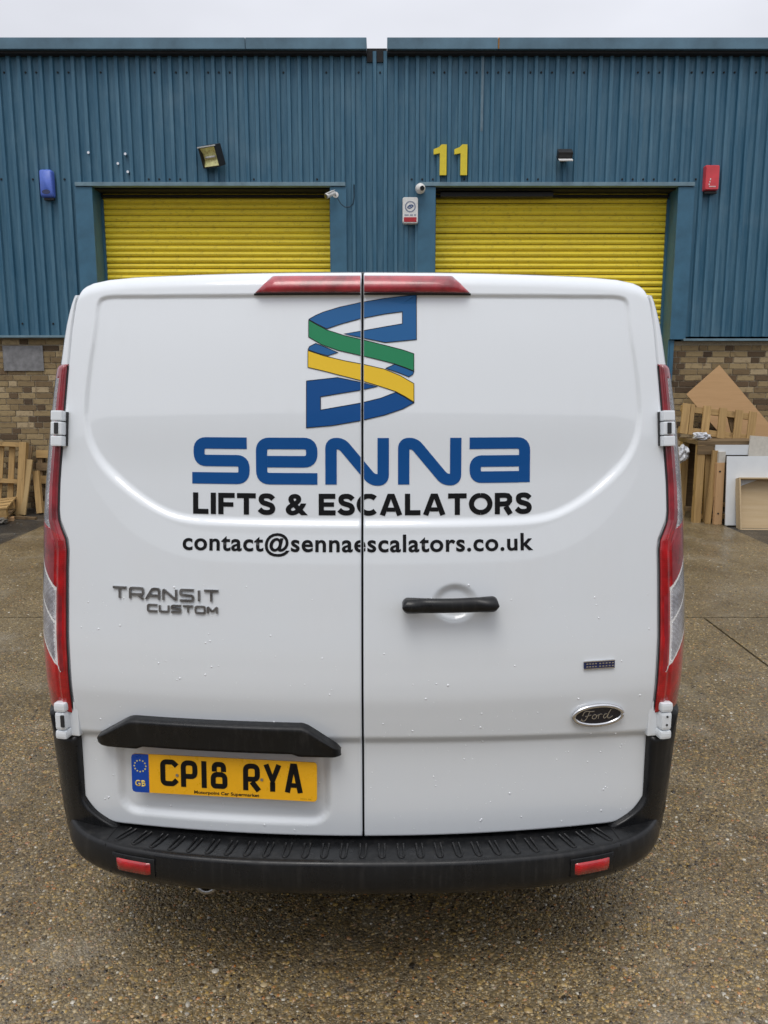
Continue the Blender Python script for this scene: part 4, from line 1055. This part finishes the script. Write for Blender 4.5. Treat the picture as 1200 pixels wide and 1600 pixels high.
# --- body shell
def roof_prof():
    side = [(None, z) for z in np.concatenate([np.linspace(.33, .76, 18), np.linspace(.79, 1.88, 30), [1.898, 1.910, 1.920]])]
    roof = [(.793, 1.933), (.784, 1.943), (.77, 1.954), (.745, 1.964), (.70, 1.972), (.62, 1.977), (.5, 1.980), (.3, 1.983), (.12, 1.984), (0, 1.984)]
    return side, roof
SIDE, ROOF = roof_prof()
zfac = tbl([(2.0, 1.0), (2.5, 1.0), (3.2, 1.006), (4.7, 1.008), (5.0, 1.0), (5.25, .955), (5.55, .84), (5.9, .695), (6.15, .61), (6.45, .565), (6.75, .50), (6.87, .43), (6.93, .34)])
xfac = tbl([(2.0, 1.0), (4.5, 1.0), (5.9, 1.0), (6.3, .99), (6.6, .955), (6.8, .88), (6.93, .70)])
STN = np.concatenate([np.arange(2.50, 3.5, .025), np.arange(3.5, 5.35, .10), np.arange(5.35, 6.45, .025), np.linspace(6.47, 6.93, 14)])
def shell_pt(k, Y, sg):
    """point of the shell for profile row k at station Y (van-centred x, world y)"""
    if k < len(SIDE): z = SIDE[k][1]; x = float(Wd(z))
    else: x, z = ROOF[k - len(SIDE)]
    return (sg * x * float(xfac(Y)), Y, .33 + (z - .33) * float(zfac(Y)))
def shell():
    rows = []
    nk = len(SIDE) + len(ROOF); nc = 12
    for k in range(nk):
        row = []
        if k < len(SIDE):
            z = SIDE[k][1]; a = float(Wd(z) - RC(z)); s0 = float(Dd(z)) + .007; s1 = a + LC
            ss = np.linspace(s0, s1, nc); P = surf(ss, np.full(nc, z)); row += [tuple(p_) for p_ in P]
            ylast = P[-1][1]
        else:
            x, z = ROOF[k - len(SIDE)]; y0 = float(Yb(1.962)) + KX * x * x + .047
            row += [(x, y0 + .02 * j, z - .006 + .006 * j / (nc - 1)) for j in range(nc)]
            ylast = row[-1][1]
        for Y in STN: row.append(shell_pt(k, max(Y, ylast + .002), 1) if True else None)
        rows.append(row)
    P = np.array(rows); nr, ncol = P.shape[:2]
    full = np.concatenate([P, (P * np.array([-1, 1, 1]))[::-1][1:]], 0); nr = full.shape[0]
    idx = np.arange(nr * ncol).reshape(nr, ncol)
    q = np.stack([idx[:-1, :-1], idx[1:, :-1], idx[1:, 1:], idx[:-1, 1:]], -1).reshape(-1, 4)
    fl = full.reshape(-1, 3); cen = fl[q].mean(1)
    keep = np.ones(len(q), bool)
    for wy in AXLES: keep &= ~((np.hypot(cen[:, 1] - wy, cen[:, 2] - .34) < .385) & (np.abs(cen[:, 0]) > .6))
    me = quads(vpt(fl), q[keep])
    bm = bmesh.new(); bm.from_mesh(me); bpy.data.meshes.remove(me)
    bm.verts.ensure_lookup_table()
    # flanges round the door opening
    yl = min(v.co.y for v in bm.verts) + .6
    be = [e for e in bm.edges if e.is_boundary and e.verts[0].co.y < -1.9 and e.verts[1].co.y < -1.9 and e.verts[0].co.z > .335]
    r_ = bmesh.ops.extrude_edge_only(bm, edges=be); nv_ = [g_ for g_ in r_['geom'] if isinstance(g_, bmesh.types.BMVert)]
    for v in nv_: v.co.y += .045; v.co.x *= .985; v.co.z -= .012 if v.co.z > 1.9 else 0
    bmesh.ops.recalc_face_normals(bm, faces=bm.faces)
    return link('body_shell', from_bm(bm), 'paint', van, True)
AXLES = (2.98, 5.91)
body = shell()
bm = bmesh.new()
vv = [bm.verts.new(tuple(vpt(np.array(shell_pt(k, 6.93, 1))))) for k in range(len(SIDE) + len(ROOF))] + [bm.verts.new(tuple(vpt(np.array(shell_pt(k, 6.93, -1))))) for k in range(len(SIDE) + len(ROOF) - 2, -1, -1)]
f = bm.faces.new(vv); bmesh.ops.triangulate(bm, faces=[f]); link('front_panel', from_bm(bm), 'black', van)
# dark backing sheet added behind the doors, so that the gaps read dark
zz = np.linspace(.40, 1.945, 60); uu = np.linspace(-1, 1, 60); Z, U = np.meshgrid(zz, uu, indexing='ij')
Pz = surf(U * (np.minimum(Dd(Z), .79) + .03), Z, -.048)
link('dark_gap_backing', grid_mesh(vpt(Pz)), 'seal', van, True)
box('underbody_light_block', -.72, .72, 2.27 - VY, 6.6 - VY, .20, .345, 'seal', van)  # unseen dark box, set low to block light beneath the van
for sg in (-1, 1): box('sill_light_block', sg * .83 - .03, sg * .83 + .03, 3.40 - VY, 5.50 - VY, .21, .34, 'seal', van)  # unseen side pieces added to keep light off the ground below
# --- tail lights
def tail_light(sg):
    lamp = empty('tail_light', (sg * .90, 2.2 - VY, 1.25)); lamp.parent = van
    nz, ns = 400, 110
    z = np.linspace(.778, 1.735, nz)[:, None]; u = np.linspace(0, 1, ns)[None, :]
    tout = tbl([(.778, .62), (.80, .80), (.84, .95), (1.0, 1.05), (1.25, 1.05), (1.5, .95), (1.65, .75), (1.72, .5), (1.735, .38)])
    s_in = Dd(z) + .0045; a = Wd(z) - RC(z); s_out = np.maximum(a + LC * tout(z), s_in + .012)
    s = s_in + u * (s_out - s_in); zz = z + 0 * u
    ed = np.minimum(np.minimum(s - s_in, s_out - s), np.minimum(zz - .778, 1.735 - zz)); e = np.clip(1 - ed / .014, 0, 1)
    q = s - s_in
    QS = .031 + .016 * sstep((zz - 1.22) / .1)
    groove = -.0035 * np.exp(-((q - QS) / .004)**2) * (zz < 1.70) + .0022 * np.exp(-((q - .018) / .0028)**2)
    out = -.004 + .013 * np.sqrt(np.clip(1 - e * e, 0, 1)) + groove
    P = vpt(surf(s, zz, out)); P[..., 0] *= sg
    L1 = 1.128 + (q - .03) * .85; L2 = 1.035 + (q - .03) * .85; L3 = .888 + q * 1.05
    red_d = np.zeros(zz.shape, int)                  # 0 red, 1 dark red, 2 clear, 3 white rib
    reg = np.zeros(zz.shape, int)
    up = zz > 1.285 + (q - .03) * .4
    reg[up & (q < QS)] = 1
    reg[up & (q >= QS)] = 2
    reg[zz > 1.695] = 1
    mid = (zz < L1) & (zz > L3) & (q > .030)
    reg[mid] = 2
    reg[(~up) & (zz > L1) & (q > .036) & (zz < 1.29)] = 1
    for Lk, w in ((L1, .0045), (L2, .004)): reg[(np.abs(zz - Lk) < w) & (q > .028)] = 3
    reg[(np.abs(zz - L3) < .004) & (q > .014)] = 3
    reg[(np.abs(q - .031) < .0014) & (zz > L3) & (zz < L1)] = 3
    reg[(zz > L3) & (zz < L1) & (q < .022) & (q > .008)] = 1
    idx = np.arange(nz * ns).reshape(nz, ns)
    quad = np.stack([idx[:-1, :-1], idx[:-1, 1:], idx[1:, 1:], idx[1:, :-1]], -1).reshape(-1, 4); rg = reg[:-1, :-1].ravel()
    if sg < 0: quad = quad[:, ::-1]
    fl = P.reshape(-1, 3)
    for k, (nm, mt) in enumerate((('red_lens', 'red_lens'), ('dark_red_lens', 'red_lens_dark'), ('clear_lens', 'clear_lens'), ('white_rib', 'lens'))):
        qq = quad[rg == k]; used, inv = np.unique(qq, return_inverse=True)
        o = link(nm, quads(fl[used], inv.reshape(-1, 4)), mt, van, True); to_parent(o, lamp)
    bm = bmesh.new(); tube_bm(bm, [(sg * p_[0], p_[1] - VY, p_[2]) for p_ in surf(np.array([float(Dd(k)) + .0035 for k in np.linspace(.785, 1.73, 60)]), np.linspace(.785, 1.73, 60), -.001)], .0022, 6)
    to_parent(link('lamp_gasket', from_bm(bm), 'seal', van, True), lamp)
for sg in (-1, 1): tail_light(sg)
# --- hinges
def face_frame(s, z):
    p0 = surf(np.array(s), np.array(z)); p1 = surf(np.array(s + .01), np.array(z)); d = p1 - p0
    return p0, math.atan2(d[1], d[0])
for sg in (-1, 1):
    p0, an = face_frame(.826, 1.56); an *= .35
    h = empty('upper_hinge', (sg * p0[0], p0[1] - VY, 1.56)); h.parent = van; h.rotation_euler = (R(-8), 0, sg * an)
    for zz, hh in ((.034, .028), (0, .036), (-.034, .028)): part_box('knuckle', h, (0, -.010, zz), (.032, .044, hh), 'paint', None, .004)
    part_box('hinge_slot', h, (sg * -.001, -.0325, 0), (.011, .006, .030), 'seal', None, .002)
    part_box('hinge_leaf', h, (sg * -.016, .006, 0), (.006, .03, .092), 'seal', None, .002)
    p0, an = face_frame(.830, .755); an *= .5
    h = empty('lower_hinge', (sg * p0[0], p0[1] - VY, .765)); h.parent = van; h.rotation_euler = (0, 0, sg * an)
    part_box('hinge_leaf', h, (sg * -.020, .004, -.004), (.034, .02, .10), 'paint', None, .004)
    for zz, hh in ((.037, .026), (-.003, .050), (-.043, .024)): part_box('knuckle', h, (sg * .004, -.014, zz), (.034 if hh < .04 else .030, .036, hh), 'paint', None, .008)
    if sg < 0: part_box('hinge_slot', h, (.006, -.034, 0), (.010, .006, .034), 'seal', None, .002)
    else:
        bm = bmesh.new()
        for zz in (-.012, .012): cyl_bm(bm, (.004, -.034, zz), (.004, -.03, zz), .003, .003, 8)
        link('hinge_slot', from_bm(bm), 'seal', h)
# --- bumper
def bumper():
    b = empty('rear_bumper', (0, 2.0 - VY, .39)); b.parent = van
    pl = smooth_poly([(0, 1.905), (.16, 1.907), (.30, 1.913), (.457, 1.931), (.565, 1.952), (.677, 1.984), (.775, 2.036), (.835, 2.100), (.880, 2.19), (.905, 2.30), (.915, 2.42), (.918, 2.58)], 2)
    pl = [(x_, y_) for x_, y_ in pl]; half = pl[::-1]
    path = [(-x_, y_) for x_, y_ in half] + [(x_, y_) for x_, y_ in pl[1:]]
    pts = np.array(path); tg = np.gradient(pts, axis=0); tg /= np.linalg.norm(tg, axis=1)[:, None]; nrm = np.stack([tg[:, 1], -tg[:, 0]], 1)   # outwards
    prof = [(-.20, .425), (-.10, .431), (-.022, .4445), (-.010, .4455), (-.003, .442), (0, .434), (.004, .405), (.003, .380), (-.004, .362), (-.018, .345), (-.045, .328), (-.11, .305), (-.17, .30)]
    rows = []
    for o_, z_ in prof:
        row = np.zeros((len(pts), 3)); 
        inner = np.minimum(1.0, 1.0) ; k = np.clip(1 - (np.abs(pts[:, 0]) - .80) / .14, .25, 1)
        row[:, :2] = pts + nrm * (o_ * (k if o_ < -.05 else 1))[:, None] if not np.isscalar(o_ * (k if o_ < -.05 else 1)) else pts + nrm * o_
        row[:, 2] = z_; rows.append(row)
    P = np.array(rows); P[..., 1] -= VY
    o = link('bumper_bar', grid_mesh(P), 'black', van, True); to_parent(o, b)
    # corner mouldings
    for sg in (-1, 1):
        nz, ns = 50, 60; v = np.linspace(0, 1, nz)[:, None]; u = np.linspace(0, 1, ns)[None, :]
        s_end = 1.30
        sI = lambda z_: .796 - .10 * np.clip((.54 - z_) / .10, 0, 1)**2.2
        z = .40 + v * .30 + 0 * u
        for _ in range(4):
            s = sI(z) + u**1.3 * (s_end - sI(z)); zt = .714 + .062 * sstep((s - .875) / .03); z = .315 + v * (zt - .315)
        ed = np.minimum(s - sI(z), zt - z); e = np.clip(1 - ed / .016, 0, 1)
        out = -.030 + .046 * np.sqrt(np.clip(1 - e * e, 0, 1)) - .012 * sstep((.40 - z) / .08)
        P = surf(s, z, out); P[..., 0] *= sg; P[..., 1] -= VY
        o = link('bumper_corner', grid_mesh(P if sg > 0 else P[:, ::-1]), 'black', van, True); to_parent(o, b)
    # tread ribs on the step
    def yo(x_): return float(np.interp(abs(x_), [q[0] for q in pl], [q[1] for q in pl]))
    bm = bmesh.new()
    tube_bm(bm, [(-.008, .045, 0), (-.0075, -.02, 0), (-.005, -.032, 0), (0, -.036, 0), (.005, -.032, 0), (.0075, -.02, 0), (.008, .045, 0)], .0032, 6)
    rib = from_bm(bm); rib.materials.append(MAT['black']); rib.polygons.foreach_set('use_smooth', [True] * len(rib.polygons))
    for k in range(-13, 14):
        x_ = k * .0515
        o = bpy.data.objects.new('step_rib', rib); C.objects.link(o); o.parent = b
        sl_ = (yo(abs(x_) + .01) - yo(abs(x_) - .01 if abs(x_) > .01 else 0)) / .02 * (1 if x_ > 0 else -1) if abs(x_) > .01 else 0
        o.location = (x_, yo(x_) + .062 - 2.0, .4395 - .39); o.rotation_euler = (R(-7.5), 0, math.atan(sl_) * .9)
    for sg in (-1, 1):
        xs = np.linspace(.568, .668, 12); rows = []
        for o_, z_ in ((.004, .384), (.009, .386), (.009, .416), (.004, .418)):
            rows.append([(sg * x_, yo(x_) - o_ * (1 if .57 < x_ < .666 else .4) - .003 - VY, z_ + .004 * (x_ - .618) / .05 * 0) for x_ in xs])
        P = np.array(rows); o = link('reflector', grid_mesh(P if sg > 0 else P[:, ::-1]), 'red_lens', van); to_parent(o, b)
        rows = []
        for o_, z_ in ((.0035, .374), (.0055, .376), (.0055, .428), (.0035, .430)): rows.append([(sg * x_, yo(x_) - o_ - .001 - VY, z_) for x_ in np.linspace(.556, .680, 12)])
        P = np.array(rows); o = link('reflector_frame', grid_mesh(P if sg > 0 else P[:, ::-1]), 'black', van); to_parent(o, b)
        # joint between bar and corner
        bm = bmesh.new(); xj = .705; tube_bm(bm, [(sg * xj, yo(xj) + .085 - VY, .436), (sg * xj, yo(xj) + .02 - VY, .4455), (sg * xj, yo(xj) + .002 - VY, .441), (sg * (xj - .004), yo(xj) - .003 - VY, .40), (sg * (xj - .012), yo(xj) - VY, .36)], .0022, 5)
        to_parent(link('moulding_joint', from_bm(bm), 'void', van), b)
    bm = bmesh.new(); r1, r2 = .032, .008; tube_bm(bm, [(-.445 + r1 * math.cos(a), .06 + .01 * math.sin(a), -.095 + r1 * math.sin(a)) for a in np.linspace(0, 2 * math.pi, 20)], r2, 8)
    link('tow_eye', from_bm(bm), 'badge_grey', b, True)
bumper()
# --- wheels
def wheel():
    prof = [(.0, .20), (.02, .222), (.05, .226), (.06, .228), (.075, .31), (.09, .328), (.105, .332), (.0, .332), ]
    bm = bmesh.new(); N = 40
    def lathe(pr):
        rings = [[bm.verts.new((x_, r_ * math.cos(2 * math.pi * k / N), r_ * math.sin(2 * math.pi * k / N))) for k in range(N)] for x_, r_ in pr]
        for a, b in zip(rings, rings[1:]):
            for k in range(N): bm.faces.new((a[k], a[(k + 1) % N], b[(k + 1) % N], b[k]))
    lathe([(-.10, .20), (-.107, .235), (-.105, .30), (-.095, .322), (-.07, .331), (.07, .331), (.095, .322), (.105, .30), (.107, .235), (.10, .20)]); bmesh.ops.recalc_face_normals(bm, faces=bm.faces); ty = from_bm(bm)
    bm = bmesh.new(); lathe([(.06, .0001), (.075, .05), (.07, .075), (.045, .09), (.05, .13), (.075, .17), (.09, .195), (.102, .21), (.102, .218), (-.1, .215)]); bmesh.ops.recalc_face_normals(bm, faces=bm.faces); ri = from_bm(bm)
    return ty, ri
ty, ri = wheel()
for wy in AXLES:
    for sg in (-1, 1):
        w = empty('wheel', (sg * .80, wy - VY, .331)); w.parent = van; w.rotation_euler = (0, 0, 0 if sg > 0 else math.pi)
        link('tyre', ty.copy(), 'tyre', w, True); link('rim', ri.copy(), 'rim', w, True)
        bm = bmesh.new(); pts = [(sg * (float(Wd(max(.33, .34 + .39 * math.sin(a)))) + .004), wy - VY + .40 * math.cos(a), .34 + .40 * math.sin(a)) for a in np.linspace(-.02, math.pi + .02, 40)]
        tube_bm(bm, pts, .026, 8); link('arch_trim', from_bm(bm), 'black', van, True)
        bm = bmesh.new(); cyl_bm(bm, (sg * .62, wy - VY, .40), (sg * .90, wy - VY, .40), .40, .40, 32, False); bmesh.ops.bisect_plane(bm, geom=bm.verts[:] + bm.edges[:] + bm.faces[:], plane_co=(0, 0, .33), plane_no=(0, 0, -1), clear_outer=True); link('arch_liner', from_bm(bm), 'seal', van, True)
# --- glass, mirrors, side trim
ks = [k for k in range(len(SIDE) + 2, len(SIDE) + len(ROOF))]
Ys = np.linspace(5.22, 6.02, 14); rows = []
for k in ks: rows.append([np.array(shell_pt(k, Y, -1)) + np.array([0, .004, .006]) for Y in Ys])
for k in ks[::-1][1:]: rows.append([np.array(shell_pt(k, Y, 1)) + np.array([0, .004, .006]) for Y in Ys])
link('windscreen', grid_mesh(vpt(np.array(rows))), 'glass', van, True)
for sg in (-1, 1):
    zz = np.linspace(1.22, 1.72, 14); rows = []
    for z_ in zz:
        yy = np.linspace(4.62, 5.60 - max(0, (z_ - 1.22)) * .75, 12); rows.append([(sg * (float(Wd(z_)) + .004), y_ - VY, z_ * float(zfac(min(y_, 5.0)))) for y_ in yy])
    P = np.array(rows); link('side_window', grid_mesh(P if sg < 0 else P[:, ::-1]), 'glass', van, True)
    rows = []
    for z_, o_ in ((.60, .003), (.61, .014), (.67, .016), (.68, .003)): rows.append([(sg * (float(Wd(z_)) + o_), y_ - VY, z_) for y_ in np.linspace(3.45, 5.45, 20)])
    P = np.array(rows); link('side_moulding', grid_mesh(P if sg < 0 else P[:, ::-1]), 'black', van, True)
    m = empty('door_mirror', (sg * .99, 5.62 - VY, 1.28)); m.parent = van
    part_box('mirror_housing', m, (sg * .06, .02, .02), (.17, .12, .26), 'black', None, .03); part_box('mirror_glass', m, (sg * .06, -.042, .02), (.14, .006, .22), 'glass', None, .002); part_box('mirror_arm', m, (sg * -.04, .04, -.10), (.14, .07, .05), 'black', None, .012)
    part_box('headlight', van, (sg * .70, 6.70 - VY, .80), (.30, .22, .20), 'lens', (0, 0, sg * -.5), .03)
# --- rain drops on the lower doors
def drops(sg, n, seed):
    r = np.random.default_rng(seed); bm = bmesh.new()
    x = r.uniform(.02, .78, n); z = .46 + r.random(n)**1.2 * .70
    rad = .0012 + .0022 * r.random(n)**3
    P = vpt(door_pos(sg * x, z, .0))
    for p_, q in zip(P, rad):
        M_ = Matrix.Translation(p_) @ Matrix.Diagonal((q, q * .45, q * r.uniform(.8, 1.5), 1))
        bmesh.ops.create_icosphere(bm, subdivisions=1, radius=1, matrix=M_)
    o = link('rain_drops', from_bm(bm), 'water', van, True); to_parent(o, doors[sg]); tag(o, kind='stuff')
drops(-1, 170, 4); drops(1, 150, 5)
